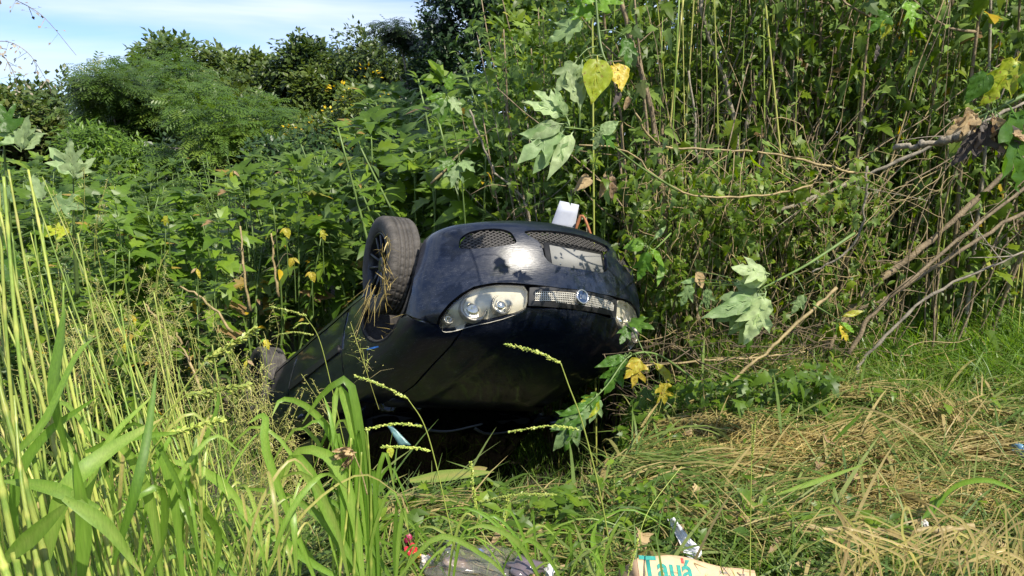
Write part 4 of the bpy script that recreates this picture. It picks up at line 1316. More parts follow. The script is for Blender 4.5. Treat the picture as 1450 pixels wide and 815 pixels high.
brs = [
 ('bare_branch', [(1205, 660, 5.2), (1180, 480, 5.2), (1290, 400, 5.3), (1400, 330, 5.3), (1500, 270, 5.3)], .018, .012, 'bark', 'thick bare branch slanting up right from the grass edge below the yellow leaf'),
 ('bare_branch', [(1130, 560, 5.3), (1210, 430, 5.4), (1330, 330, 5.4), (1460, 210, 5.4)], .028, .018, 'bark', 'thickest brown branch leaning up to the right edge'),
 ('bare_branch', [(1200, 505, 5.0), (1240, 440, 5.0), (1320, 370, 5.0), (1470, 250, 5.0)], .017, .010, 'bark', 'pale-barked branch crossing in front of the thickest one'),
 ('bare_branch', [(1190, 560, 4.9), (1240, 490, 4.9), (1330, 410, 4.9), (1470, 350, 4.9)], .013, .007, 'bark_grey', 'slender grey branch lowest of the slanting ones'),
 ('bare_branch', [(1100, 300, 5.4), (1200, 260, 5.4), (1330, 200, 5.3), (1450, 145, 5.3)], .014, .010, 'bark_grey', 'greyish branch running up toward the blackened leaves'),
 ('upright_stem', [(960, 520, 5.6), (945, 350, 5.6), (930, 200, 5.6), (905, 90, 5.6), (870, -30, 5.6)], .022, .017, 'bark', 'reddish brown stem rising just right of the yellow leaves'),
 ('upright_stem', [(1060, 430, 5.8), (1050, 270, 5.8), (1035, 150, 5.8), (1000, 40, 5.8), (985, -30, 5.8)], .020, .013, 'bark_grey', 'upright grey stem forking above the hanging vines'),
 ('upright_stem', [(1050, 230, 5.8), (1070, 120, 5.8), (1110, 50, 5.8), (1150, -30, 5.8)], .014, .009, 'bark_grey', 'side fork leaning right off the upright grey stem'),
 ('upright_stem', [(1160, 260, 6.0), (1175, 130, 6.0), (1190, 30, 6.0), (1200, -30, 6)], .013, .010, 'bark', 'straight brown stem in the middle of the thicket'),
 ('upright_stem', [(1185, 240, 5.9), (1225, 150, 5.9), (1210, 60, 5.9), (1160, -10, 5.9)], .011, .008, 'bark', 'curving stem bowed like a bracket near the top'),
 ('upright_stem', [(890, 330, 5.9), (880, 180, 5.9), (860, 60, 5.9), (850, -30, 5.9)], .013, .009, 'bark', 'brown stem half hidden behind the pale hanging leaves'),
 ('upright_stem', [(1000, 560, 5.5), (985, 400, 5.5), (990, 250, 5.6), (975, 100, 5.6)], .012, .008, 'bark_grey', 'thin grey stem behind the hanging vine curtain'),
]
for i, (nm, pts, r0, r1, m, lab) in enumerate(brs):
    e, P = branch(nm, pts, r0, r1, M[m], lab, seed=70 + i)
    twigs(e, P, 4, .45, .0045, M[m], 90 + i)
e, P = branch('fallen_cane', [(978, 590, 4.45), (1060, 520, 4.55), (1120, 465, 4.65), (1185, 407, 4.75)], .009, .011, M['vine_stem'], 'straight broken cane leaning from the cut grass into the thicket')
e, P = branch('arching_branch', [(820, 205, 3.85), (890, 215, 3.9), (960, 270, 4.0), (1060, 278, 4.2), (1150, 262, 4.5)], .004, .006, M['vine_stem'], 'long arching vine stem reaching left to the pale leaves')
vine_leaves(e, P[10:] * 1.0, 60, .07, M['leaf_thicket'], 5, .05, .2)
e, P = branch('arching_branch', [(900, 160, 4.1), (935, 205, 4.2), (1020, 212, 4.3), (1100, 218, 4.4), (1190, 240, 4.6), (1230, 245, 4.8)], .005, .008, M['vine_stem'], 'knobbly tan vine stem running level above the arching one')
twigs(e, P, 12, .35, .003, M['vine_stem'], 7, (-1, .2)); vine_leaves(e, P, 170, .07, M['leaf_thicket'], 6, .07, .25)
e, P = branch('bent_cane', [(1228, 235, 4.7), (1225, 290, 4.7), (1205, 350, 4.75), (1150, 385, 4.8)], .008, .006, M['bark_grey'], 'pale bent twig hanging down from the level vine')
e, P = branch('dry_branch', [(900, 520, 4.9), (1000, 510, 4.9), (1080, 505, 4.95), (1140, 498, 5.0)], .008, .007, M['vine_stem'], 'dry branch lying level at the foot of the thicket')
twigs(e, P, 10, .4, .004, M['vine_stem'], 8, (-.6, .3))
e, P = branch('dry_branch', [(960, 560, 4.8), (1020, 540, 4.8), (1100, 545, 4.85)], .009, .007, M['bark'], 'short dark branch under the level dry one')
twigs(e, P, 8, .35, .003, M['bark'], 9, (-.6, .3))
e, P = branch('hanging_twig', [(665, 155, 6.0), (700, 240, 6.0), (740, 280, 6.0), (755, 330, 6.0)], .008, .010, M['bark_grey'], 'grey twig curving down through the shrubs above the bumper')
twigs(e, P, 8, .4, .0035, M['bark'], 10)

# vine curtain: thin looping stems with small leaves
def vine_curtain():
    g = np.random.default_rng(81)
    US = sorted(g.uniform(905, 1240, 18))
    for k in range(18):
        u = US[k]; v0 = 225 + g.uniform(-10, 40); Y = g.uniform(4.9, 5.5)
        ln = g.uniform(60, 260); pts = [(u, v0, Y)]
        for q in range(5):
            pts.append((pts[-1][0] + g.normal(0, 14), v0 + ln * (q + 1) / 5, Y + g.normal(0, .06)))
        e, P = branch('hanging_vine', pts, .0026, .0018, M['vine_stem'], 'thin leafy vine under the level tan stem, %s of the hanging vines' % ordinal(k, 18), 'vine', n=20, wob=.004, seed=k, sides=4, group='thin vines hanging right of the car')
        vine_leaves(e, P, int(ln / 6.5), .075, M['leaf_thicket'], k + 500, .035)
vine_curtain()
def vine_mass():
    g = np.random.default_rng(83); st, lf = Acc(), Acc()
    for k in range(46):
        u = g.uniform(880, 1260); v0 = 235 + g.uniform(-10, 60); Y = g.uniform(4.95, 5.6); ln = g.uniform(60, 270)
        pts = [at(u, v0, Y)]
        for q in range(5): u += g.normal(0, 14); pts.append(at(u, v0 + ln * (q + 1) / 5, Y + g.normal(0, .06)))
        P = spline(pts, 18); v, f = tube_vf(P, .0018, 4, False); st.add(v, f)
        n = int(ln / 5); i = g.integers(0, 18, n); scatter(lf, LANCE + PALM, P[i] + g.normal(0, .04, (n, 3)), rdir(n, -1, .2, g), g.uniform(.04, .09, n), g.beta(2, 2, n) * .9, g=g)
    obj('vine_stems', st.mesh('vine_stems'), M['vine_stem'], kind='stuff', label='mass of fine vine stems behind the hanging vines', category='vines')
    obj('vine_leaves', lf.mesh('vine_leaves', False), M['leaf_thicket'], kind='stuff', label='mass of small vine leaves behind the hanging vines', category='vines')
vine_mass()
def dry_stems():
    for i, (pts, lab) in enumerate([([(355, 440, 5.9), (345, 380, 5.9), (340, 320, 6.0)], 'straight dry brown stem standing on the slope left of the wheel'), ([(245, 480, 5.6), (225, 455, 5.6), (205, 430, 5.6)], 'broken brown stem leaning left low on the slope'), ([(330, 470, 5.7), (290, 425, 5.7), (255, 405, 5.7)], 'long dry stem fallen slanting among the shrubs left of the car'),
            ([(395, 420, 6.2), (388, 370, 6.2), (384, 330, 6.2)], 'second straight dry stem nearer the wheel'), ([(290, 560, 5.2), (262, 500, 5.3), (250, 470, 5.3)], 'dry grey stem behind the fuzzy seed heads'), ([(610, 260, 6.3), (660, 210, 6.3), (700, 180, 6.3)], 'dry twig slanting through the shrubs above the tyre')]):
        e, P = branch('dry_cane', pts, .011, .007, M['vine_stem'], lab, 'stem', n=12, seed=300 + i); twigs(e, P, 3, .25, .003, M['bark'], 320 + i)
dry_stems()
def foot_brush():
    g = np.random.default_rng(84); acc = Acc()
    for k in range(200):
        u = g.uniform(880, 1210); v = g.uniform(490, 625) - (u - 850) * .12; Y = g.uniform(4.35, 5.2) + (u - 850) * .0008
        c = at(u, v, Y); zg = float(ground(c[0], c[1])); c[2] = max(c[2], zg + .03)
        d = np.array([g.normal(0, 1), g.normal(0, .4), g.normal(.1, .3)]); d /= np.linalg.norm(d); l = g.uniform(.12, .5)
        P = spline([c - d * l / 2, c - d * l * .15 + g.normal(0, .03, 3), c + d * l * .2 + g.normal(0, .04, 3), c + d * l / 2], 10); v_, f_ = tube_vf(P, g.uniform(.001, .004), 4, False); acc.add(v_, f_)
    obj('brushwood', acc.mesh('brushwood'), M['brush'], kind='stuff', label='dark dry brushwood heaped at the foot of the thicket beside the car', category='brushwood')
    acc = Acc(); n = 1500
    P = []
    for k in range(n):
        u = g.uniform(800, 1180); v = g.uniform(560, 640) - max(0, u - 850) * .16; Y = g.uniform(4.1, 4.9); c = at(u, v, Y); zg = float(ground(c[0], c[1])); c[2] = min(max(c[2], zg), zg + .35); P.append(c)
    P = np.array(P); scatter(acc, LANCE + PALM, P, rdir(n, -1, .2, g), g.uniform(.04, .11, n), g.beta(2, 3, n) * .7, g=g)  # dark tints stand in for the black shade beside the bonnet
    obj('drooping_foliage', acc.mesh('drooping_foliage', False), M['leaf'], kind='stuff', label='shaded leaves drooping over the brushwood right of the bonnet', category='foliage')
foot_brush()
def tangle():
    g = np.random.default_rng(82); acc = Acc()
    for k in range(210):
        u = g.uniform(900, 1300); v = g.uniform(230, 560); Y = g.uniform(5.0, 5.7)
        c = at(u, v, Y); P = [c]
        d = rdir(1, -.5, .5, g)[0]
        for q in range(6):
            d = d + g.normal(0, .55, 3); d[1] *= .5; d /= np.linalg.norm(d); P.append(P[-1] + d * g.uniform(.05, .14))
        v_, f_ = tube_vf(spline(P, 14), g.uniform(.0012, .0035), 4, False); acc.add(v_, f_)
    obj('twig_tangle', acc.mesh('twig_tangle'), M['vine_stem'], kind='stuff', label='tangle of fine dry twigs and tendrils woven through the thicket', category='twigs')
tangle()

# ------------------------------------------------------------------ large leaves one can pick out
OUT = {
 'palm': [(0, 0), (.015, .10), (.10, .10), (.34, .20), (.44, .33), (.26, .36), (.15, .42), (.24, .52), (.40, .66), (.43, .82), (.24, .72), (.12, .66), (.13, .80), (.08, .95), (0, 1.12)],
 'tri': [(0, 0), (.015, .12), (.14, .14), (.24, .28), (.20, .42), (.30, .55), (.36, .74), (.18, .66), (.12, .62), (.15, .80), (.08, .96), (0, 1.1)],
 'ovate': [(0, 0), (.015, .08), (.16, .12), (.29, .26), (.31, .42), (.25, .62), (.14, .82), (.05, .96), (0, 1.05)],
 'lance': [(0, 0), (.012, .08), (.10, .20), (.15, .40), (.14, .60), (.08, .82), (0, 1.05)],
}
def hero_leaf_vf(kind, L_, asym=0, droop=.3, fold=.32, ripple=.032, curl=0.0, seed=0):
    g = np.random.default_rng(seed)
    h = np.array(OUT[kind]); h2 = h[1:-1][::-1] * np.array([-1, 1])
    h2 = h2 * np.array([1 + asym, 1]) 
    pl = np.concatenate([h, h2]); pl[1:] += g.normal(0, .010, (len(pl) - 1, 2))
    pl = np.concatenate([pl[:2], chaikin(pl, 1)[3:-2], pl[-1:]]) if False else pl
    V2, F_ = cdt(pl, sp=.085)
    a = np.cross(np.c_[V2[F_[:, 1]] - V2[F_[:, 0]], np.zeros(len(F_))], np.c_[V2[F_[:, 2]] - V2[F_[:, 0]], np.zeros(len(F_))])[:, 2]
    F_[a < 0] = F_[a < 0][:, ::-1]
    x, y = V2.T
    z = fold * np.abs(x) * (1 - .5 * y) + ripple * np.sin(x * 23 + y * 9) * np.cos(y * 17 + seed) + ripple * 1.3 * np.sin(np.abs(x) * 30 - y * 26)
    th_ = droop * y
    Y = np.where(droop != 0, np.sin(th_ * 1.0) / max(droop, 1e-3), y); Z = -(1 - np.cos(th_)) / max(droop, 1e-3)
    X = x.copy()
    if curl:
        r_ = 1 / curl; X = r_ * np.sin(x / r_); z = z + r_ * (1 - np.cos(x / r_))
    P3 = np.stack([X, Y, Z + z], -1)
    # raised veins: a midrib and paired side veins laid on both faces
    def onleaf(x_, y_):
        d2 = (V2[:, 0][None] - x_[:, None]) ** 2 + (V2[:, 1][None] - y_[:, None]) ** 2
        k = np.argsort(d2, 1)[:, :3]; w_ = 1 / (np.take_along_axis(d2, k, 1) + 1e-4); w_ /= w_.sum(1)[:, None]
        return (P3[k] * w_[..., None]).sum(1)
    tips = [(0, 1.0)] + ([(.34, .74), (-.34, .74), (.36, .32), (-.36, .32)] if kind in ('palm', 'tri') else [(.18, .5), (-.18, .5), (.16, .72), (-.16, .72), (.15, .3), (-.15, .3)])
    n0 = len(P3); VV = [P3]; FF = [F_]
    for j, (tx, ty) in enumerate(tips):
        sc_ = {'lance': .55, 'ovate': 1.0}.get(kind, .9)
        y0 = 0 if j == 0 else max(.05, ty - .3); t = np.linspace(0, 1, 7)
        x_ = tx * sc_ * t if j else 0 * t; y_ = y0 + (ty - y0) * t
        C_ = onleaf(x_, y_); wv = .010 * (1 - t * .8) * (1 if j == 0 else .6)
        dr = np.array([y_[-1] - y0, -(x_[-1])]); dr = dr / np.linalg.norm(dr)
        sd_ = np.array([dr[0], dr[1], 0])
        for sg in (1, -1):
            a_ = C_ + sd_ * wv[:, None] + [0, 0, .006 * sg]; b_ = C_ - sd_ * wv[:, None] + [0, 0, .006 * sg]
            VV.append(np.concatenate([a_, b_])); k = np.arange(6)
            FF.append(np.concatenate([np.stack([k, k + 1, k + 8], 1), np.stack([k, k + 8, k + 7], 1)]) + n0); n0 += 14
    return np.concatenate(VV) * L_, np.concatenate(FF)
def spray(name, label, stem_pts, leaves, r0=.006, r1=.003, stem_mat='green_stem', category='branch'):
    """a leafy branch: stem through pixel points, each leaf from its stalk start to its tip, with its own stalk"""
    W = [at(*p) for p in stem_pts]; P = spline(W, 22)
    e = empty(name, tuple(W[0]), 0, label=label, category=category)
    v, f = tube_vf(P - W[0], np.linspace(r0, r1, 22), 7); obj('stem', newmesh('stem', v, f), M[stem_mat], e)
    for i, lf in enumerate(leaves):
        (u0, v0, Y0), (u1, v1, Y1), kind, mt = lf[:4]
        kw = dict(lf[4]) if len(lf) > 4 else {}
        a, b = at(u0, v0, Y0), at(u1, v1, Y1)
        face = np.array(kw.pop('face', (0.25, -1.0, .55)), float); t_ = kw.pop('tint', rng.uniform(.1, .9)); pa = kw.pop('pet', None)
        d = b - a; L_ = np.linalg.norm(d); B = frame_from(d, face)
        v, f = hero_leaf_vf(kind, L_ / 1.08, seed=i * 7 + int(u0), **kw)
        v = v @ B.T + a - W[0]
        nv = 14 * 2 * (5 if kind in ('palm', 'tri') else 7)
        tt = np.full(len(v), t_) + rng.normal(0, .10, len(v)); tt[-nv:] = min(1, t_ + .45)
        obj('leaf', newmesh('leaf', v, f, True, np.clip(tt, 0, 1)), M[mt], e)
        j = np.argmin(np.linalg.norm(P - a, axis=1)) if pa is None else None
        s0 = P[j] if pa is None else at(*pa)
        if np.linalg.norm(s0 - a) > .015:
            q = spline([s0, (s0 + a) / 2 + np.array([0, 0, .015]), a], 7) - W[0]
            v, f = tube_vf(q, np.linspace(.0032, .002, 7), 5); obj('leaf_stalk', newmesh('leaf_stalk', v, f), M['green_stem'], e)
    return e
Y1 = 3.55
spray('leafy_branch', 'branch with a fan of pale silvery leaves hanging over the car bumper', [(960, 270, 4.0), (905, 235, 3.85), (860, 200, 3.7), (835, 185, 3.6), (800, 180, 3.5)],
 [((800, 165, Y1), (741, 137, Y1 - .05), 'lance', 'pale_leaf', dict(asym=.3)),
  ((798, 160, Y1), (758, 124, Y1), 'tri', 'pale_leaf', dict(asym=-.2)),
  ((803, 168, Y1), (788, 122, Y1 - .05), 'lance', 'pale_leaf'),
  ((800, 175, Y1), (738, 187, Y1 - .1), 'lance', 'pale_leaf', dict(asym=.5, droop=.6)),
  ((795, 178, Y1), (735, 225, Y1 - .12), 'tri', 'pale_leaf', dict(tint=.1)),
  ((800, 182, Y1), (757, 241, Y1 - .1), 'tri', 'pale_leaf', dict(tint=0)),
  ((812, 185, Y1), (778, 249, Y1 - .15), 'lance', 'pale_leaf', dict(droop=.5, curl=3, tint=.9)),
  ((820, 150, Y1), (806, 98, Y1), 'tri', 'pale_leaf', dict(tint=.9)),
  ((822, 155, Y1), (818, 92, Y1 + .05), 'lance', 'pale_leaf', dict(tint=.7)),
  ((850, 190, Y1), (878, 168, Y1), 'ovate', 'pale_leaf', dict(tint=.3)),
  ((855, 182, Y1), (840, 213, Y1), 'tri', 'pale_leaf', dict(tint=.4)),
  ((852, 186, Y1), (873, 210, Y1), 'tri', 'green_leaf', dict(tint=.1)),
  ((838, 250, Y1 + .2), (812, 270, Y1 + .15), 'ovate', 'dead_leaf', dict(curl=3, pet=(850, 205, 3.6), tint=.9)),
  ((858, 242, Y1 + .3), (850, 285, Y1 + .3), 'lance', 'dead_leaf', dict(curl=5, tint=.3)), ((866, 242, Y1 + .3), (868, 287, Y1 + .3), 'lance', 'dead_leaf', dict(curl=5, tint=.1)),
 ])
spray('leafy_branch', 'drooping stem with one green and one yellow heart-shaped leaf', [(842, -20, 3.7), (850, 60, 3.65), (862, 95, 3.6), (880, 125, 3.6), (895, 140, 3.65)],
 [((846, 78, 3.55), (840, 148, 3.5), 'ovate', 'yellow_leaf', dict(asym=.25, tint=.0, fold=.15)),
  ((868, 88, 3.6), (884, 128, 3.55), 'ovate', 'yellow_leaf', dict(tint=1.0, asym=.4)),
  ((817, 84, 3.6), (788, 128, 3.55), 'tri', 'pale_leaf', dict(tint=.6, pet=(845, 65, 3.65))),
  ((825, 84, 3.6), (812, 152, 3.55), 'lance', 'pale_leaf', dict(tint=.3)),
  ((885, 50, 3.7), (893, 95, 3.65), 'tri', 'green_leaf', dict(tint=.1)),
  ((830, 28, 3.7), (775, 55, 3.7), 'tri', 'pale_leaf', dict(tint=0.2)),
  ((845, 20, 3.7), (800, 10, 3.7), 'palm', 'green_leaf', dict(tint=.5)), ((850, 5, 3.7), (810, -40, 3.7), 'palm', 'green_leaf'), ((842, 15, 3.7), (880, -20, 3.7), 'palm', 'green_leaf'),
  ((880, 128, 3.6), (868, 150, 3.55), 'lance', 'black_leaf', dict(curl=5)), ((890, 135, 3.6), (884, 158, 3.6), 'ovate', 'dead_leaf', dict(curl=5))],
 r0=.006, r1=.004)
Y2 = 3.9
spray('leafy_branch', 'branch with large pale leaves hanging right of the headlight over the thicket', [(1210, 330, 4.5), (1150, 370, 4.3), (1110, 392, 4.1), (1075, 410, Y2)],
 [((1090, 388, Y2), (1040, 375, Y2 - .05), 'tri', 'pale_leaf', dict(asym=.2, tint=1, fold=.1)), ((1088, 390, Y2), (1042, 402, Y2), 'ovate', 'pale_leaf', dict(tint=.9)),
  ((1085, 415, Y2), (1020, 420, Y2), 'tri', 'pale_leaf', dict(tint=.2)), ((1080, 420, Y2), (996, 448, Y2 - .1), 'lance', 'pale_leaf', dict(tint=0)),
  ((1075, 422, Y2), (1015, 455, Y2), 'tri', 'pale_leaf', dict(tint=.1)), ((1085, 412, Y2 - .05), (1058, 490, Y2 - .1), 'tri', 'pale_leaf', dict(tint=1)),
  ((1070, 425, Y2), (1050, 492, Y2), 'tri', 'pale_leaf', dict(tint=.6)), ((1060, 430, Y2), (1032, 478, Y2), 'ovate', 'pale_leaf', dict(tint=.1)), ((1084, 425, Y2), (1080, 470, Y2), 'lance', 'pale_leaf', dict(tint=.5)),
  ((1062, 440, Y2), (1063, 505, Y2), 'lance', 'green_leaf', dict(tint=.2)),
  ((985, 383, 4.1), (998, 410, 4.1), 'ovate', 'dead_leaf', dict(tint=1.0)), ((990, 395, 4.1), (962, 400, 4.1), 'lance', 'pale_leaf', dict(tint=.0)), ((1000, 405, 4.1), (1004, 440, 4.1), 'tri', 'pale_leaf', dict(tint=.1)), ((980, 400, 4.1), (965, 435, 4.1), 'tri', 'pale_leaf', dict(tint=.1)),
  ((1140, 415, 4.1), (1122, 445, 4.1), 'tri', 'pale_leaf', dict(tint=.3))], r0=.009, r1=.004)
spray('leafy_branch', 'sprig of yellow and green leaves at the foot of the slanting branches', [(1150, 430, 4.7), (1175, 445, 4.6), (1190, 455, 4.5)],
 [((1192, 448, 4.5), (1226, 438, 4.5), 'lance', 'yellow_leaf', dict(tint=.3)), ((1190, 455, 4.5), (1214, 472, 4.5), 'lance', 'green_leaf', dict(tint=1)), ((1188, 458, 4.5), (1203, 484, 4.5), 'tri', 'yellow_leaf', dict(tint=.9)), ((1185, 456, 4.5), (1190, 480, 4.5), 'tri', 'green_leaf', dict(tint=0))])
spray('leafy_branch', 'bright green leaf with tattered tip at the top edge', [(1290, -30, 4.4), (1283, 0, 4.3), (1270, 15, 4.2)],
 [((1285, 0, 4.2), (1297, 38, 4.15), 'palm', 'green_leaf', dict(tint=1)), ((1262, 18, 4.2), (1230, 45, 4.2), 'palm', 'green_leaf', dict(tint=.2)), ((1258, 25, 4.2), (1248, 58, 4.2), 'ovate', 'yellow_leaf', dict(tint=.2)), ((1243, 60, 4.2), (1240, 90, 4.2), 'lance', 'black_leaf', dict(curl=4))])  # first leaf has the brightest green tint
Y3 = 3.0
spray('leafy_branch', 'heavy branch at right edge with yellow-edged leaves and withered black clusters', [(1480, 120, 3.2), (1430, 145, 3.2), (1390, 165, 3.25), (1340, 185, 3.4)],
 [((1400, 98, Y3), (1368, 150, Y3), 'ovate', 'green_leaf', dict(tint=0)), ((1445, 75, Y3), (1395, 150, Y3), 'tri', 'yellow_leaf', dict(tint=0)), ((1455, 90, Y3), (1430, 130, Y3), 'palm', 'green_leaf', dict(tint=.4)),
  ((1385, 160, Y3), (1340, 190, Y3), 'palm', 'dead_leaf', dict(curl=3)), ((1395, 168, Y3), (1385, 228, Y3), 'palm', 'black_leaf', dict(curl=3, ripple=.05)), ((1410, 172, Y3), (1425, 232, Y3), 'palm', 'black_leaf', dict(curl=3, ripple=.05)),
  ((1420, 180, Y3), (1465, 200, Y3), 'tri', 'dead_leaf', dict(curl=3)), ((1390, 175, Y3), (1352, 235, Y3), 'tri', 'black_leaf', dict(curl=4, ripple=.05)), ((1430, 150, Y3), (1460, 270, Y3), 'palm', 'green_leaf', dict(tint=.1)),
  ((1405, 160, Y3), (1412, 215, Y3), 'tri', 'dead_leaf', dict(curl=4, ripple=.05)),
  ((1378, 155, Y3), (1362, 198, Y3), 'tri', 'dead_leaf', dict(tint=1, curl=2))], r0=.010, r1=.006)
e, P = branch('rotten_branch', [(1265, 210, 3.6), (1310, 205, 3.5), (1350, 195, 3.4), (1410, 190, 3.3)], .012, .020, M['bark_grey'], 'grey rotten branch end wrapped in withered leaves', wob=.012)
spray('leafy_branch', 'low branch with drooping leaves and a bright yellow leaf right of the car nose', [(1010, 560, 4.6), (960, 520, 4.4), (925, 500, 4.2), (890, 505, 4.1), (860, 545, 4.0), (830, 575, 3.95)],
 [((903, 508, 4.05), (898, 550, 4.0), 'palm', 'yellow_leaf', dict(tint=1)), ((908, 506, 4.05), (885, 535, 4.0), 'ovate', 'yellow_leaf', dict(tint=.6)),
  ((935, 540, 4.1), (945, 575, 4.1), 'palm', 'yellow_leaf', dict(tint=.7)), ((925, 512, 4.1), (960, 545, 4.1), 'lance', 'yellow_leaf', dict(tint=.3)),
  ((885, 500, 4.1), (868, 535, 4.05), 'tri', 'green_leaf', dict(tint=0)), ((890, 502, 4.1), (840, 520, 4.05), 'lance', 'green_leaf', dict(tint=.1)), ((880, 506, 4.1), (858, 560, 4.05), 'tri', 'green_leaf', dict(tint=0)),
  ((850, 555, 4), (822, 580, 3.95), 'tri', 'green_leaf', dict(tint=.1)), ((848, 560, 4), (836, 600, 3.95), 'tri', 'pale_leaf', dict(tint=0)), ((835, 570, 3.95), (790, 590, 3.9), 'lance', 'green_leaf', dict(tint=.1)),
  ((833, 575, 3.95), (806, 612, 3.9), 'tri', 'pale_leaf', dict(tint=0)), ((830, 578, 3.95), (780, 610, 3.9), 'tri', 'green_leaf', dict(tint=.05)), ((826, 580, 3.95), (785, 640, 3.9), 'tri', 'pale_leaf', dict(tint=.0)), ((824, 580, 3.95), (800, 645, 3.9), 'lance', 'green_leaf', dict(tint=.0)),
  ((845, 560, 4), (818, 600, 3.95), 'ovate', 'yellow_leaf', dict(tint=.1)), ((888, 455, 4.3), (925, 462, 4.2), 'tri', 'green_leaf', dict(tint=.3)), ((890, 460, 4.3), (880, 485, 4.2), 'tri', 'green_leaf', dict(tint=0))], r0=.008)
spray('leafy_branch', 'small sprig of green leaves just right of the number plate', [(950, 330, 4.9), (930, 350, 4.7), (915, 360, 4.5)],
 [((915, 345, 4.4), (880, 350, 4.4), 'ovate', 'green_leaf', dict(tint=.8)), ((918, 352, 4.4), (905, 400, 4.4), 'tri', 'green_leaf', dict(tint=.1)), ((920, 350, 4.4), (945, 380, 4.4), 'lance', 'green_leaf', dict(tint=1)), ((925, 340, 4.5), (945, 318, 4.5), 'lance', 'pale_leaf', dict(tint=.2)), ((938, 370, 4.5), (933, 405, 4.4), 'lance', 'green_leaf', dict(tint=.9))])
spray('leafy_branch', 'shrub top with large drooping pale leaves above and left of the bumper', [(660, 330, 5.6), (650, 220, 5.5), (632, 140, 5.4)],
 [((632, 138, 5.35), (610, 165, 5.3), 'tri', 'pale_leaf', dict(tint=.3)), ((633, 138, 5.35), (625, 175, 5.3), 'palm', 'green_leaf', dict(tint=.3)), ((635, 136, 5.35), (655, 160, 5.3), 'tri', 'pale_leaf', dict(tint=.5)), ((630, 132, 5.35), (600, 140, 5.3), 'lance', 'green_leaf', dict(tint=.5)), ((634, 130, 5.35), (640, 100, 5.35), 'tri', 'green_leaf', dict(tint=.7)),
  ((645, 225, 5.5), (618, 240, 5.4), 'tri', 'green_leaf', dict(tint=.3)), ((648, 230, 5.5), (640, 262, 5.4), 'palm', 'pale_leaf', dict(tint=.1)), ((650, 228, 5.5), (672, 240, 5.4), 'tri', 'pale_leaf', dict(tint=.2))])
# pale large leaves at the left edge
Y4 = 3.2
spray('leafy_plant', 'plant with broad pale leaves behind the grass at the left edge', [(20, 420, 3.4), (15, 330, 3.3), (8, 240, 3.25), (5, 200, 3.2)],
 [((30, 215, Y4), (35, 160, Y4), 'tri', 'pale_leaf', dict(tint=.4, face=(0, -1, .9))), ((32, 210, Y4), (62, 185, Y4), 'ovate', 'pale_leaf', dict(tint=.7)), ((25, 205, Y4), (-5, 170, Y4), 'palm', 'pale_leaf', dict(tint=.2)), ((15, 260, Y4), (-15, 300, Y4), 'palm', 'pale_leaf', dict(tint=.0)),
  ((20, 190, Y4), (-8, 140, Y4), 'palm', 'green_leaf', dict(tint=.0)), ((10, 330, Y4), (-20, 360, Y4), 'palm', 'green_leaf', dict(tint=.1))], category='plant', r0=.01)
spray('leafy_plant', 'broad pale palmate leaf on a stalk above the seeding grass at left', [(110, 420, 3.4), (105, 330, 3.3), (104, 260, 3.25)],
 [((104, 250, Y4), (95, 196, Y4), 'palm', 'pale_leaf', dict(tint=.5, face=(0, -1, 1.1))), ((104, 252, Y4), (132, 222, Y4), 'tri', 'pale_leaf', dict(tint=.8)), ((104, 250, Y4), (68, 205, Y4), 'tri', 'pale_leaf', dict(tint=.3)), ((60, 285, Y4), (45, 245, Y4), 'tri', 'pale_leaf', dict(tint=.4)),
  ((70, 288, Y4), (118, 292, Y4), 'palm', 'pale_leaf', dict(tint=0)), ((100, 330, Y4), (60, 318, Y4), 'palm', 'yellow_leaf', dict(tint=.1)), ((20, 400, Y4), (0, 355, Y4), 'palm', 'green_leaf', dict(tint=.1))], category='plant', r0=.01)
# single yellow leaves picked out on the slope
yl = [(237, 310, 5.6), (404, 328, 5.8), (330, 247, 7.5), (455, 330, 5.9), (415, 370, 5.6), (278, 385, 5.5), (180, 490, 5.2), (440, 390, 5.7), (350, 515, 5.2), (375, 485, 5.3)]
yll = ['yellow leaf pair on a stem at left, just right of the seeding grass', 'yellow leaf on a stem above the wheel at left', 'highest of the lone yellow leaves, below the tree line', 'yellow leaf on the stem nearest the wheel top', 'yellow leaf halfway down the slope left of the wheel', 'yellow leaf above the brown stems at left', 'yellow leaf low among the seeding grass', 'yellow leaf just left of the raised wheel', 'yellow leaf above the far rear wheel of the car', 'yellow leaf beside the rear sill of the car']
for i, (u, v, Y) in enumerate(yl):
    spray('yellow_leafed_stem', yll[i], [(u + 4, v + 60, Y + .1), (u + 2, v + 10, Y + .05), (u, v - 6, Y)],
      [((u, v - 6, Y), (u + 6 * (1 if i % 2 else -1), v + 10, Y - .04), ['tri', 'ovate', 'lance'][i % 3], 'yellow_leaf', dict(tint=rng.uniform(.2, .8), droop=.9, fold=.5)), ((u, v - 6, Y), (u + 9 * (-1 if i % 2 else 1), v + 1, Y - .04), 'lance', ['green_leaf', 'yellow_leaf', 'dead_leaf'][i % 3], dict(tint=rng.uniform(.3, 1), droop=.8))], r0=.004, category='plant')['group'] = 'stems with lone yellow leaves left of the wheel'

# ------------------------------------------------------------------ grass
def on_ground(u, v, h=0.0):
    """point of the ground seen at a pixel"""
    d = ray(u, v)
    t = np.linspace(1.2, 40, 4000)
    P = CAM + d * t[:, None]
    k = np.argmax(P[:, 2] < ground(P[:, 0], P[:, 1]) + h)
    return P[k]
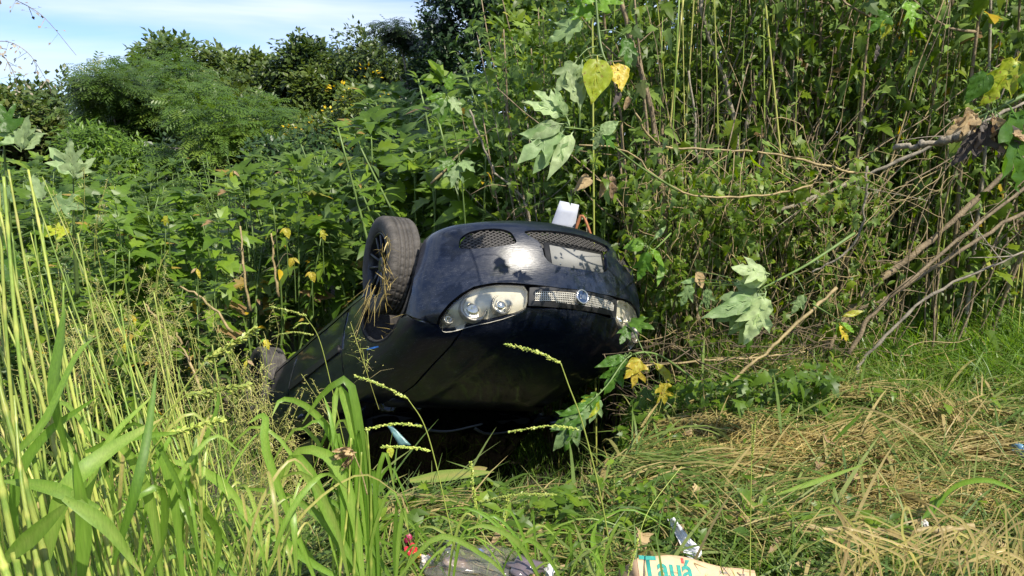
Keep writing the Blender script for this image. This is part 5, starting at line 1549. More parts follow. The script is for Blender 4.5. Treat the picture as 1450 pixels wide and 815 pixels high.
# cut and flattened grass on the verge
def cut_grass():
    g = np.random.default_rng(91); acc = Acc()
    n = 52000
    x = g.uniform(-2.2, 5.2, n); y = 2.0 + 4.9 * g.uniform(0, 1, n) ** 1.25
    keep = (y < 3.40 + 1.3 * smooth(.25, 1, x) + 1.9 * smooth(1, 1.9, x)) & (np.abs(x) < .25 + y * .78)
    x, y = x[keep], y[keep]; n = len(x)
    ok = ~((x > .36) & (x < .95) & (y > 2.0) & (y < 2.62)); x, y = x[ok], y[ok]; n = len(x)
    hump = .06 * (np.sin(x * 3.1 + y * 2) * .5 + .5) + .05 * (np.sin(x * 1.3 - y * 4.1) * .5 + .5)
    z = ground(x, y) + g.uniform(0, 1, n) ** 1.5 * (.05 + hump) + .004
    a = g.normal(.5, 1.1, n) + .6 * np.sin(x * 1.7 + y)
    d = np.stack([np.cos(a), np.sin(a), g.normal(.12, .28, n)], -1)
    patchy = np.sin(x * 2.1 + 1.0) * np.sin(y * 3.3) * .5 + .5
    ti = np.clip(g.beta(1.6, 2.2, n) * .75 + (g.uniform(0, 1, n) < .18 + .25 * patchy) * .45, 0, 1)
    strips(acc, np.stack([x, y, z], -1), d, g.uniform(.10, .42, n), g.uniform(.0025, .009, n) * np.where(g.uniform(0, 1, n) < .12, 1.7, 1), g.uniform(.05, .7, n), ti, seg=3, g=g)
    n = 5200
    x = g.uniform(-1.8, 5, n); y = 2.0 + 4.6 * g.uniform(0, 1, n) ** 1.2
    keep = (y < 3.30 + 1.3 * smooth(.25, 1, x) + 1.9 * smooth(1, 1.9, x)) & (np.abs(x) < .25 + y * .78); x, y = x[keep], y[keep]; n = len(x)
    a = g.normal(.4, 1.0, n); d = np.stack([np.cos(a), np.sin(a), g.normal(.22, .3, n)], -1)
    strips(acc, np.stack([x, y, ground(x, y) + .03 + g.uniform(0, .13, n)], -1), d, g.uniform(.2, .55, n), g.uniform(.008, .020, n), g.uniform(.2, 1.1, n), np.clip(g.beta(2, 1.8, n), 0, 1), seg=4, g=g)
    n = 2600
    x = g.uniform(.3, 4.6, n); y = g.uniform(2.1, 4.8, n); keep = (x < .2 + y * .76) & (y < 3.4 + 1.3 * smooth(.25, 1, x)); x, y = x[keep], y[keep]; n = len(x)
    a = g.uniform(0, 6.28, n); d = np.stack([np.cos(a), np.sin(a) * .6, g.uniform(.1, 1.1, n)], -1)
    strips(acc, np.stack([x, y, ground(x, y) + .04], -1), d, g.uniform(.15, .42, n), g.uniform(.005, .016, n), g.uniform(.6, 2.2, n), np.clip(g.normal(.42, .16, n), 0, .7), seg=5, g=g)
    for k in range(420):
        x0 = g.uniform(-1.2, 4.2); y0 = 2.1 + 3.9 * g.uniform(0, 1) ** 1.1
        if .2 < x0 < 1.05 and y0 < 2.75: continue
        if y0 > 3.2 + 1.3 * smooth(.25, 1, x0) + 1.9 * smooth(1, 1.9, x0) or abs(x0) > .2 + y0 * .76: continue
        m_ = int(g.integers(25, 80)); a0 = g.normal(.3, .9); dry = g.uniform() < ((.64 if y0 < 4.3 else .25) if x0 > 0 else .35)
        x = x0 + g.normal(0, .10, m_); y = y0 + g.normal(0, .05, m_); h0 = g.uniform(.03, .12)
        a = a0 + g.normal(0, .22, m_); d = np.stack([np.cos(a), np.sin(a), g.normal(.15, .15, m_)], -1)
        ti = np.clip(g.normal(.86, .08, m_) if dry else g.normal(.45, .14, m_), 0, 1)
        strips(acc, np.stack([x, y, ground(x, y) + h0 + g.uniform(0, .05, m_)], -1), d, g.uniform(.2, .5, m_), g.uniform(.003, .010, m_), g.uniform(.3, .9, m_), ti, seg=4, g=g)
    obj('cut_grass', acc.mesh('cut_grass', False), M['cut'], kind='stuff', label='layer of cut and flattened grass over the verge in front of the car', category='grass')
    acc = Acc()
    for (u, v, sx, sy_, k, hh) in ((1130, 655, .42, .20, 2600, .07), (1290, 655, .25, .15, 700, .06), (1290, 725, .28, .14, 1300, .06), (960, 690, .20, .2, 600, .04), (1000, 640, .3, .12, 700, .05), (1230, 620, .35, .12, 600, .05)):
        c = on_ground(u, v)
        x = g.normal(c[0], sx, k); y = g.normal(c[1], sy_, k); z = ground(x, y) + .05 + g.uniform(0, 1, k) * hh
        a = g.normal(0.2, .9, k); d = np.stack([np.cos(a), np.sin(a), g.normal(.05, .25, k)], -1)
        strips(acc, np.stack([x, y, z], -1), d, g.uniform(.06, .30, k), g.uniform(.0015, .004, k), g.uniform(0, .8, k), g.uniform(0, 1, k), seg=3, g=g)
    obj('dry_hay', acc.mesh('dry_hay', False), M['hay'], kind='stuff', label='heaps of golden dry hay lying on the cut grass at right', category='hay')
cut_grass()
def standing_grass():
    g = np.random.default_rng(92); acc = Acc()
    # grass at the foot of the thicket, right; low tints stand for its shade
    n = 13000
    x = g.uniform(1.0, 6.5, n); y = g.uniform(4.6, 7.4, n)
    keep = (x > .9 + (y - 4.6) * .1) & (x < y * .80)
    x, y = x[keep], y[keep]; n = len(x)
    d = np.stack([g.normal(0, .45, n), g.normal(-.15, .4, n), np.ones(n)], -1)
    strips(acc, np.stack([x, y, ground(x, y)], -1), d, g.uniform(.2, .65, n) * (.55 + .45 * smooth(4.8, 6.2, y)), g.uniform(.003, .008, n), g.uniform(.3, 1.6, n), np.clip(g.beta(1.6, 3, n) * .9, 0, 1), seg=4, g=g)
    n = 6500
    x = g.uniform(2.4, 6.5, n); y = g.uniform(4.9, 7.2, n)
    keep = x < y * .80; x, y = x[keep], y[keep]; n = len(x)
    a = g.normal(2.6, .9, n); d = np.stack([np.cos(a) * .7, np.sin(a) * .4, np.ones(n)], -1)
    strips(acc, np.stack([x, y, ground(x, y)], -1), d, g.uniform(.45, 1.05, n) * (.5 + .5 * smooth(5, 6.2, y)), g.uniform(.004, .011, n), g.uniform(.8, 2.2, n), np.clip(g.beta(1.4, 3.2, n) * .8, 0, 1), seg=5, g=g)
    # ditch slope under and left of the car
    n = 9000
    x = g.uniform(-5, .9, n); y = g.uniform(3.6, 7.5, n)
    keep = (x < -1.15 - .4 * (y - 3.6)) | (y > 4.6)
    x, y = x[keep], y[keep]; n = len(x)
    d = np.stack([g.normal(0, .4, n), g.normal(0, .4, n), np.ones(n)], -1)
    strips(acc, np.stack([x, y, ground(x, y)], -1), d, g.uniform(.15, .5, n), g.uniform(.003, .008, n), g.uniform(.3, 1.5, n), np.clip(g.beta(1.6, 3, n), 0, 1), seg=3, g=g)
    # short green growth along the bottom of the picture
    n = 5200
    x = g.uniform(-1.5, 2.2, n); y = g.uniform(1.9, 3.0, n)
    d = np.stack([g.normal(0, .5, n), g.normal(0, .4, n), np.ones(n)], -1)
    strips(acc, np.stack([x, y, ground(x, y)], -1), d, g.uniform(.08, .28, n), g.uniform(.003, .008, n), g.uniform(.4, 1.6, n), np.clip(g.beta(2, 3, n), 0, 1), seg=4, g=g)
    obj('standing_grass', acc.mesh('standing_grass', False), M['grass'], kind='stuff', label='green grass growing at the foot of the thicket and down the ditch', category='grass')
standing_grass()
def low_weeds():
    g = np.random.default_rng(93); acc = Acc()
    for (u, v, s_, k) in ((840, 770, .22, 260), (720, 790, .18, 140), (560, 790, .2, 180), (1010, 590, .3, 220), (1180, 790, .25, 90), (960, 620, .25, 160), (690, 750, .2, 90), (1350, 600, .4, 200)):
        c = on_ground(u, min(v, 812)); x = g.normal(c[0], s_, k); y = g.normal(c[1], s_ * .7, k); z = ground(x, y) + g.uniform(.03, .22, k)
        scatter(acc, LANCE + PALM[:2], np.stack([x, y, z], -1), rdir(k, -.3, .8, g), g.uniform(.035, .085, k), g.beta(2, 2, k) * .9, g=g)
    obj('low_weeds', acc.mesh('low_weeds', False), M['leaf'], kind='stuff', label='small leafy weeds sprouting through the cut grass', category='weeds')
low_weeds()

def fine_panicles():
    """airy seeding grass heads, brownish, at left and by the car's side"""
    g = np.random.default_rng(94); acc = Acc()
    for (u, v, Y, s_, k) in ((150, 430, 2.9, .20, 26), (210, 500, 2.9, .20, 26), (120, 520, 2.7, .2, 18), (420, 590, 2.6, .13, 20), (310, 560, 2.9, .15, 14), (260, 590, 2.7, .15, 14), (170, 360, 3.1, .15, 12), (380, 640, 2.6, .1, 10), (1290, 560, 4.6, .25, 20), (930, 600, 4.0, .15, 10)):
        for q in range(k):
            c = at(u, v, Y) + g.normal(0, s_, 3) * np.array([1, .6, 1])
            base = c + np.array([g.normal(0, .1), g.normal(0, .05), -.35])
            v_, f_ = tube_vf(spline([base, (base + c) / 2 + g.normal(0, .02, 3), c], 6), .0012, 3, False); acc.add(v_, f_, .6)
            m_ = 34
            t = g.uniform(0, 1, m_); pos = base + (c - base) * (.35 + .65 * t)[:, None]
            d = rdir(m_, -.2, 1, g); strips(acc, pos, d, g.uniform(.03, .10, m_) * (1.2 - t), .0011, .9, g.uniform(.3, 1, m_), seg=2, g=g, taper=.2)
            e_ = pos + d * (g.uniform(.02, .08, m_) * (1.1 - t))[:, None]
            scatter(acc, QUAD, e_, rdir(m_, -1, .5, g), .0055, g.uniform(.4, 1, m_), g=g)
    obj('seeding_grass', acc.mesh('seeding_grass', False), M['culm'], kind='stuff', label='airy haze of fine seeding grass heads at left of the car', category='grass')
fine_panicles()

# tall foreground grass at the left: stems and broad blades one can pick out
def blade_vf(pts, width, n=12, fold=.25, tip=.9, face=(0.15, -1, .35), base=.35):
    P = spline(pts, n); T = np.gradient(P, axis=0); T /= np.linalg.norm(T, axis=1)[:, None]
    fc = np.array(face, float)
    V = []
    for i in range(n):
        t = i / (n - 1); w_ = width * .5 * (base + (1 - base) * min(1, t * 3)) * (1 - max(0, (t - .35) / .65) ** 1.8) ** tip + .0005
        s_ = np.cross(T[i], fc); s_ /= np.linalg.norm(s_) + 1e-9; nn = np.cross(s_, T[i])
        V += [P[i] - s_ * w_, P[i] - nn * w_ * fold, P[i] + s_ * w_]
    F_ = []
    for i in range(n - 1):
        a = 3 * i
        F_ += [(a, a + 3, a + 4), (a, a + 4, a + 1), (a + 1, a + 4, a + 5), (a + 1, a + 5, a + 2)]
    return np.array(V), np.array(F_)
def clump(name, label, culms, blades, category='grass clump', group=None):
    W0 = at(*culms[0][0][0]) if culms else at(*blades[0][0][0])
    e = empty(name, tuple(W0), 0, label=label, category=category)
    if group: e['group'] = group
    for (pts, r_, t) in culms:
        P = spline([at(*p) for p in pts], 33); i = np.arange(33)
        rr = np.linspace(r_, r_ * .5, 33) * (1 + .22 * (i % 8 == 4)) * (1 - .06 * ((i + 4) % 8) / 8)
        v, f = tube_vf(P - W0, rr, 7)
        tt = np.clip(t + .30 * (i % 8 == 4) - .25 * ((i - 4) % 8 > 5) + .05 * np.sin(i), 0, 1)
        obj('stalk', newmesh('stalk', v, f, True, np.repeat(tt, 7)), M['culm'], e)
    for (pts, w_, t, *k) in blades:
        v, f = blade_vf([at(*p) for p in pts], w_, face=(rng.uniform(-.5, .6), -1, rng.uniform(-.1, .8)))
        v = v - W0
        i = np.arange(12) / 11; tt = np.clip(t + (.35 * np.maximum(0, (i - .8) / .2) if rng.uniform() < .5 else 0 * i) + rng.normal(0, .03, 12), 0, 1)
        tt = np.repeat(tt, 3); tt[1::3] = np.clip(tt[1::3] + .15, 0, 1)
        obj('blade', newmesh('blade', v, f, True, tt), M['grass'], e)
    return e
g = np.random.default_rng(101)
# stalks: (bottom pixel, top pixel) as seen in the photo
ST = [((45, 830), (-5, 200), 1.35, .0060, .6), ((80, 830), (5, 250), 1.30, .0075, .3), ((130, 830), (0, 300), 1.3, .0065, .9), ((75, 830), (-30, 430), 1.15, .0080, .5), ((30, 830), (-40, 470), 1.1, .0085, .4),
      ((165, 830), (40, 240), 1.45, .0050, .8), ((110, 830), (12, 240), 1.4, .0055, .9), ((150, 830), (60, 330), 1.5, .0045, .2), ((205, 830), (110, 330), 1.6, .0045, .5), ((255, 830), (40, 250), 1.7, .0035, .2),
      ((320, 830), (140, 380), 1.8, .0034, .3), ((335, 830), (60, 250), 1.85, .0032, .5), ((345, 830), (150, 420), 1.9, .0034, .4), ((270, 830), (165, 520), 1.6, .0040, .2), ((60, 830), (20, 560), 1.1, .0060, .5),
      ((185, 830), (120, 560), 1.3, .0060, .4), ((230, 830), (170, 430), 1.7, .0035, .1), ((300, 830), (230, 560), 1.8, .0032, .1), ((15, 830), (-60, 600), 1.0, .0080, .6), ((110, 830), (90, 400), 1.5, .0045, .1),
      ((380, 830), (250, 520), 1.9, .003, .3), ((240, 830), (200, 600), 1.5, .004, .9), ((365, 830), (300, 620), 1.8, .003, .2)]
for k in range(90):
    u0 = -30 + 400 * g.uniform(0, 1) ** 1.3; Y = 1.3 + .9 * (u0 + 30) / 430 + g.uniform(-.15, .3); l = g.uniform(260, 620) * (1 - .45 * max(u0, 0) / 430); sl = g.uniform(.12, .5)
    ST.append(((u0, 830), (u0 - sl * l, 830 - l), Y, g.uniform(.0022, .0050), g.uniform(0, .9)))
culms = []
for (a, b, Y, r_, t) in ST:
    m_ = ((a[0] + b[0]) / 2 + g.normal(0, 6) - 6, (a[1] + b[1]) / 2)
    culms.append(([(a[0], a[1], Y), (m_[0], m_[1], Y + .03), (b[0], b[1], Y + .1)], r_ * (.72 if r_ > .005 else .9), t * .55))
BL = [([(95, 640, 1.25), (75, 560, 1.25), (85, 480, 1.28), (92, 430, 1.3)], .030, .2), ([(60, 815, 1.2), (90, 700, 1.2), (150, 640, 1.25), (230, 592, 1.3)], .032, .5), ([(140, 720, 1.2), (70, 690, 1.2), (0, 680, 1.2)], .022, .4),
      ([(0, 800, 1.1), (50, 755, 1.1), (98, 710, 1.1)], .026, .45), ([(90, 705, 1.1), (150, 745, 1.1), (200, 812, 1.1)], .022, .5), ([(160, 800, 1.2), (190, 700, 1.2), (210, 610, 1.25), (222, 520, 1.3)], .016, .0),
      ([(115, 830, 1.2), (118, 740, 1.2), (105, 640, 1.2)], .026, .35), ([(230, 830, 1.4), (215, 720, 1.4), (180, 640, 1.4), (120, 600, 1.4)], .022, .5), ([(120, 640, 1.35), (180, 620, 1.35), (260, 612, 1.4)], .016, .3),
      ([(330, 780, 1.7), (270, 690, 1.7), (230, 650, 1.7), (190, 640, 1.65)], .020, .4), ([(370, 760, 1.9), (320, 690, 1.9), (270, 660, 1.85), (225, 650, 1.8)], .024, .45), ([(260, 830, 1.5), (245, 700, 1.5), (215, 600, 1.5), (212, 560, 1.5)], .018, .3),
      ([(200, 830, 1.4), (230, 760, 1.4), (226, 690, 1.4), (160, 730, 1.35)], .022, .3), ([(30, 830, 1.3), (20, 700, 1.3), (60, 620, 1.3), (140, 560, 1.3)], .020, .2), ([(0, 660, 1.2), (60, 600, 1.2), (110, 500, 1.25), (150, 470, 1.3)], .016, .35),
      ([(300, 830, 1.7), (310, 760, 1.7), (280, 720, 1.65), (235, 700, 1.65)], .016, .3), ([(350, 830, 1.8), (280, 780, 1.8), (200, 810, 1.7)], .016, .2), ([(100, 830, 1.3), (140, 650, 1.3), (220, 555, 1.35)], .014, .5), ([(190, 830, 1.6), (300, 600, 1.7), (305, 540, 1.75)], .012, .25)]
BL = [(p, w_, t) for p, w_, t in BL]
for k in range(170):
    u0 = g.uniform(-20, 1) + 440 * g.uniform(0, 1) ** 1.3; Y = g.uniform(1.35, 2.4); l = g.uniform(120, 330) / Y * 1.3; s_ = g.normal(-.1, .35); l *= 1 if u0 < 300 else .62
    BL.append(([(u0, 830 + g.uniform(-20, 10), Y), (u0 + s_ * l * .35, 830 - l * .6, Y), (u0 + s_ * l * .9, 830 - l * .95, Y + .05), (u0 + s_ * l * 1.3, 830 - l * g.uniform(.75, 1.05), Y + .08)], g.uniform(.004, .011), g.uniform(.15, .85)))
clump('tall_grass_clump', 'clump of tall thick grass filling the left foreground in full sun', culms, BL)
# centre tuft
TU = [([(525, 830, 2.1), (515, 690, 2.1), (500, 600, 2.1), (478, 548, 2.1), (470, 640, 2.05)], .034, .45), ([(530, 830, 2.1), (520, 700, 2.1), (508, 600, 2.1), (492, 538, 2.1), (455, 560, 2.1), (428, 600, 2.1)], .026, .3),
      ([(515, 830, 2.0), (500, 720, 2.0), (470, 650, 2.0), (420, 640, 2.0), (395, 700, 2.0)], .032, .5), ([(520, 830, 2.0), (470, 740, 2.0), (440, 670, 2.0), (410, 650, 2), (370, 740, 2)], .028, .4),
      ([(535, 830, 2.2), (480, 640, 2.2), (440, 580, 2.2), (400, 565, 2.2), (385, 590, 2.15)], .020, .4), ([(540, 830, 2.1), (530, 720, 2.1), (545, 640, 2.1), (560, 700, 2.1)], .016, .4), ([(510, 830, 2.1), (460, 740, 2.1), (400, 700, 2.1), (330, 690, 2.05)], .022, .35),
      ([(500, 830, 2), (430, 790, 2), (390, 760, 2), (350, 815, 1.95)], .022, .3), ([(560, 830, 2.1), (560, 760, 2.1), (562, 700, 2.1)], .016, .1), ([(470, 830, 2.1), (400, 740, 2.1), (360, 720, 2.1)], .020, .5), ([(450, 830, 1.9), (380, 650, 1.9), (375, 590, 1.95), (350, 600, 1.95)], .022, .4),
      ([(555, 830, 2.1), (620, 760, 2.1), (690, 790, 2.1), (720, 820, 2.05)], .016, .5), ([(560, 830, 2.1), (500, 735, 2.1), (440, 690, 2.1)], .018, .2), ([(480, 830, 2.0), (486, 720, 2.0), (470, 600, 2.05), (458, 560, 2.1)], .014, .2)]
for k in range(26):
    u0 = g.normal(515, 22); Y = g.uniform(1.95, 2.4); l = g.uniform(110, 240); s_ = g.normal(-.1, .32)
    TU.append(([(u0, 830, Y), (u0 + s_ * l * .3, 830 - l * .6, Y), (u0 + s_ * l * .8, 830 - l, Y), (u0 + s_ * l * 1.3, 830 - l * g.uniform(.5, 1.0), Y)], g.uniform(.006, .016), g.uniform(0, .6)))
clump('grass_tuft', 'tall tuft of broad arching grass blades in front of the windscreen', [([(500, 830, 2.0), (505, 740, 2.0), (512, 640, 2.0)], .005, .2), ([(525, 830, 2.1), (525, 700, 2.1), (520, 610, 2.1)], .005, .1), ([(478, 830, 2.0), (492, 720, 2.0), (497, 620, 2.0)], .004, .4)], TU)
TB = []
for k in range(55):
    u0 = g.uniform(540, 860); Y = g.uniform(2.3, 2.7); l = g.uniform(30, 110); s_ = g.normal(0, .8)
    TB.append(([(u0, 830, Y), (u0 + s_ * l * .3, 830 - l * .6, Y), (u0 + s_ * l * .8, 830 - l, Y), (u0 + s_ * l * 1.3, 830 - l * g.uniform(.6, 1.0), Y)], g.uniform(.004, .011), g.uniform(.1, .7)))
TB += [([(770, 830, 2.3), (735, 770, 2.3), (690, 745, 2.3), (660, 750, 2.3)], .018, .5), ([(800, 830, 2.3), (770, 780, 2.3), (745, 765, 2.3), (730, 790, 2.3)], .016, .45), ([(640, 830, 2.3), (650, 770, 2.3), (665, 740, 2.3)], .010, .4), ([(860, 830, 2.4), (840, 770, 2.4), (845, 740, 2.4)], .02, .4)]
clump('grass_tuft', 'low sprawling grass tuft along the bottom edge over the litter', [], TB)

# paspalum-like seed stalks
def seed_stalk(label, stem, heads, r_=.0022, group=None):
    W0 = at(*stem[0]); e = empty('seed_stalk', tuple(W0), 0, label=label, category='grass stalk')
    P = spline([at(*p) for p in stem], 24)
    v, f = tube_vf(P - W0, np.linspace(r_, r_ * .6, 24), 6); obj('stalk', newmesh('stalk', v, f, True, np.full(len(v), .35)), M['culm'], e)
    for hp in heads:
        Q = spline([at(*p) for p in hp[0]], 30); w_ = hp[1]; acc = Acc()
        v, f = tube_vf(Q - W0, .0012, 4); acc.add(v, f, .3)
        n = len(Q) * 6; i = np.linspace(0, 29, n); i0 = np.clip(i.astype(int), 0, 28); fr = (i - i0)[:, None]
        pos = Q[i0] * (1 - fr) + Q[i0 + 1] * fr - W0; T = Q[i0 + 1] - Q[i0]
        T /= np.linalg.norm(T, axis=1)[:, None]
        d = T * .9 + rdir(n, -1, 1) * .7
        scatter(acc, LANCE[:1], pos + rdir(n, -1, 1) * w_ * .25, d, w_ * rng.uniform(.8, 1.3, n), rng.uniform(.1, .6, n), wid=2.0)
        obj('seed_head', acc.mesh('seed_head', False), M['culm'], e)
    return e
seed_stalk('long seed stalk with a bent head crossing the dark bonnet', [(868, 800, 2.6), (850, 700, 2.6), (825, 600, 2.6), (805, 545, 2.6), (794, 514, 2.6)], [([(794, 514, 2.6), (760, 498, 2.6), (716, 487, 2.6)], .010), ([(820, 608, 2.6), (780, 603, 2.6), (722, 611, 2.6)], .008)], .0032)
seed_stalk('arching seed stalk with three heads in front of the windscreen', [(645, 780, 2.3), (618, 660, 2.3), (600, 600, 2.3), (578, 565, 2.3)], [([(578, 565, 2.3), (540, 545, 2.3), (503, 532, 2.3)], .008), ([(598, 603, 2.3), (560, 600, 2.3), (519, 607, 2.3)], .007), ([(610, 638, 2.3), (580, 633, 2.3), (542, 632, 2.3)], .007)])
seed_stalk('tall thin seed stalk rising over the sill of the car', [(490, 640, 2.5), (470, 550, 2.5), (452, 480, 2.5), (432, 447, 2.5)], [([(434, 447, 2.5), (410, 440, 2.5), (384, 434, 2.5)], .006), ([(444, 474, 2.5), (415, 470, 2.5), (386, 476, 2.5)], .005), ([(438, 458, 2.5), (425, 458, 2.5), (416, 464, 2.5)], .004)], .0016)
seed_stalk('thick fuzzy seed head tilted above the brown grass at left', [(230, 620, 1.45), (255, 560, 1.45), (290, 512, 1.45)], [([(288, 512, 1.45), (325, 490, 1.45), (363, 467, 1.45)], .011)])
seed_stalk('second fuzzy seed head just below the first at left', [(200, 640, 1.45), (230, 590, 1.45), (262, 560, 1.45)], [([(262, 560, 1.45), (305, 553, 1.45), (350, 545, 1.45)], .009)])
seed_stalk('lowest of the three fuzzy seed heads at left', [(200, 680, 1.4), (215, 640, 1.4), (232, 616, 1.4)], [([(232, 616, 1.4), (270, 606, 1.4), (315, 593, 1.4)], .009)])
seed_stalk('upright zigzag seed head standing on the cut grass', [(690, 780, 2.6), (676, 720, 2.6), (670, 700, 2.6)], [([(674, 720, 2.6), (670, 690, 2.6), (667, 655, 2.6)], .009), ([(678, 710, 2.6), (730, 700, 2.6), (786, 700, 2.6)], .008)])
seed_stalk('short upright seed head right of the zigzag one', [(706, 790, 2.6), (712, 755, 2.6)], [([(708, 770, 2.6), (715, 730, 2.6), (720, 702, 2.6)], .008)])
seed_stalk('thin seed stalk standing on the hay at right', [(1062, 815, 2.4), (1063, 720, 2.4), (1065, 600, 2.4)], [([(1065, 650, 2.4), (1067, 620, 2.4), (1070, 590, 2.4)], .006)], .0020)
seed_stalk('leaning seed stalk beside the cardboard box', [(885, 830, 2.1), (902, 770, 2.15), (920, 720, 2.2), (965, 660, 2.3)], [([(891, 810, 2.1), (896, 790, 2.1), (903, 765, 2.1)], .006)], .0016)
def sky_panicle(label, stem, seed, n=26, Y=1.5):
    g = np.random.default_rng(seed); W0 = at(*stem[0]); e = empty('seed_stalk', tuple(W0), 0, label=label, category='grass stalk')
    P = spline([at(*p) for p in stem], 24); v, f = tube_vf(P - W0, np.linspace(.0010, .0004, 24), 4); obj('stalk', newmesh('stalk', v, f, True, np.full(len(v), .6)), M['bark_grey'], e)
    acc = Acc()
    i = g.integers(5, 22, n); d = rdir(n, -1, .1, g); pos = P[i] - W0
    ln = g.uniform(.004, .03, n)
    strips(acc, pos, d, ln, .0006, .2, .5, seg=2, g=g)
    scatter(acc, QUAD, pos + d * ln[:, None], d, g.uniform(.006, .011, n), .5, g=g)
    obj('seed_head', acc.mesh('seed_head', False), M['bark_grey'], e)
sky_panicle('drooping grain stalk against the sky at the top left corner', [(-30, -40, 1.5), (15, -5, 1.5), (60, 22, 1.5), (108, 78, 1.5)], 3, 22)
sky_panicle('second drooping grain stalk lower at the left edge of the sky', [(-40, 80, 1.5), (0, 58, 1.5), (40, 75, 1.5), (74, 128, 1.5)], 4, 34)
sky_panicle('third grain stalk hugging the left edge above the bushes', [(-40, 60, 1.5), (0, 75, 1.5), (20, 105, 1.5), (25, 135, 1.5)], 5, 34)

# straw caught in the wheel and inside the arch
def straw():
    g = np.random.default_rng(111); acc = Acc()
    def carpt(p): return CAR_ROT @ np.array(p) + CAR_LOC
    n = 70
    pos = np.array([at(u, v, 4.55) for u, v in zip(g.normal(547, 3.5, n), g.uniform(335, 430, n))])
    strips(acc, pos, np.stack([g.normal(0, .3, n), g.normal(0, .3, n), g.normal(0, 1, n)], -1), g.uniform(.04, .14, n), g.uniform(.002, .005, n), g.uniform(0, .6, n), g.uniform(0, 1, n), seg=3, g=g)
    n = 26
    pos = np.array([at(u, v, 4.5) for u, v in zip(g.uniform(518, 548, n), g.uniform(395, 425, n))])
    strips(acc, pos, np.stack([g.normal(-.5, .25, n), g.normal(0, .2, n), g.normal(-.8, .3, n)], -1), g.uniform(.1, .3, n), g.uniform(.002, .004, n), g.uniform(0, .4, n), g.uniform(0, .8, n), seg=3, g=g)
    obj('straw', acc.mesh('straw', False), M['hay'], kind='stuff', label='golden straw caught between the spokes of the raised front wheel', category='straw')
    acc = Acc(); n = 90
    P = np.array([carpt((g.uniform(-.30, .30), g.uniform(.55, .84), g.uniform(.60, .66))) for _ in range(n)])
    strips(acc, P, rdir(n, -.4, .4, g), g.uniform(.05, .16, n), .003, .2, g.uniform(0, .5, n), seg=2, g=g)
    obj('arch_straw', acc.mesh('arch_straw', False), M['hay'], kind='stuff', label='dry straw packed inside the front wheel arch', category='straw')
straw()

def leaf_litter():
    g = np.random.default_rng(120); acc = Acc(); n = 260
    x = g.uniform(-.6, 4.2, n); y = g.uniform(2.4, 4.4, n); keep = (x < .2 + y * .76) & (y < 3.2 + 1.3 * smooth(.25, 1, x)); x, y = x[keep], y[keep]; n = len(x)
    scatter(acc, [tpl_lance(.22, .5, .6), tpl_palmate(.8, .5)], np.stack([x, y, ground(x, y) + g.uniform(.06, .15, n)], -1), rdir(n, -.3, .5, g), g.uniform(.04, .10, n), g.uniform(0, 1, n), g=g)
    obj('leaf_litter', acc.mesh('leaf_litter', False), M['dead_leaf'], kind='stuff', label='curled dead leaves scattered over the cut grass', category='dead leaves')
leaf_litter()

# ------------------------------------------------------------------ litter
def sheet_vf(P00, P10, P11, P01, nx=10, ny=10, rip=.0, seed=0, th=.0):
    g = np.random.default_rng(seed); u, v = np.meshgrid(np.linspace(0, 1, nx + 1), np.linspace(0, 1, ny + 1))
    P = [np.array(p, float) for p in (P00, P10, P11, P01)]
    X = (P[0][None, None] * ((1 - u) * (1 - v))[..., None] + P[1] * (u * (1 - v))[..., None] + P[2] * (u * v)[..., None] + P[3] * ((1 - u) * v)[..., None])
    nn = np.cross(P[1] - P[0], P[3] - P[0]); nn /= np.linalg.norm(nn)
    w_ = g.normal(0, 1, u.shape) * rip
    X = X + nn * w_[..., None]
    V = X.reshape(-1, 3); F_ = []
    for j in range(ny):
        for i in range(nx):
            a = j * (nx + 1) + i; F_ += [(a, a + 1, a + nx + 2), (a, a + nx + 2, a + nx + 1)]
    F_ = np.array(F_)
    if th:
        n = len(V); V = np.concatenate([V, V - nn * th]); F2 = F_[:, ::-1] + n
        ed = [j * (nx + 1) for j in range(ny + 1)]
        loop = list(range(nx + 1)) + [j * (nx + 1) + nx for j in range(1, ny + 1)] + [ny * (nx + 1) + i for i in range(nx - 1, -1, -1)] + [j * (nx + 1) for j in range(ny - 1, 0, -1)]
        S_ = []
        for a, b in zip(loop, loop[1:] + loop[:1]): S_ += [(a, a + n, b + n), (a, b + n, b)]
        F_ = np.concatenate([F_, F2, np.array(S_)])
    return V, F_
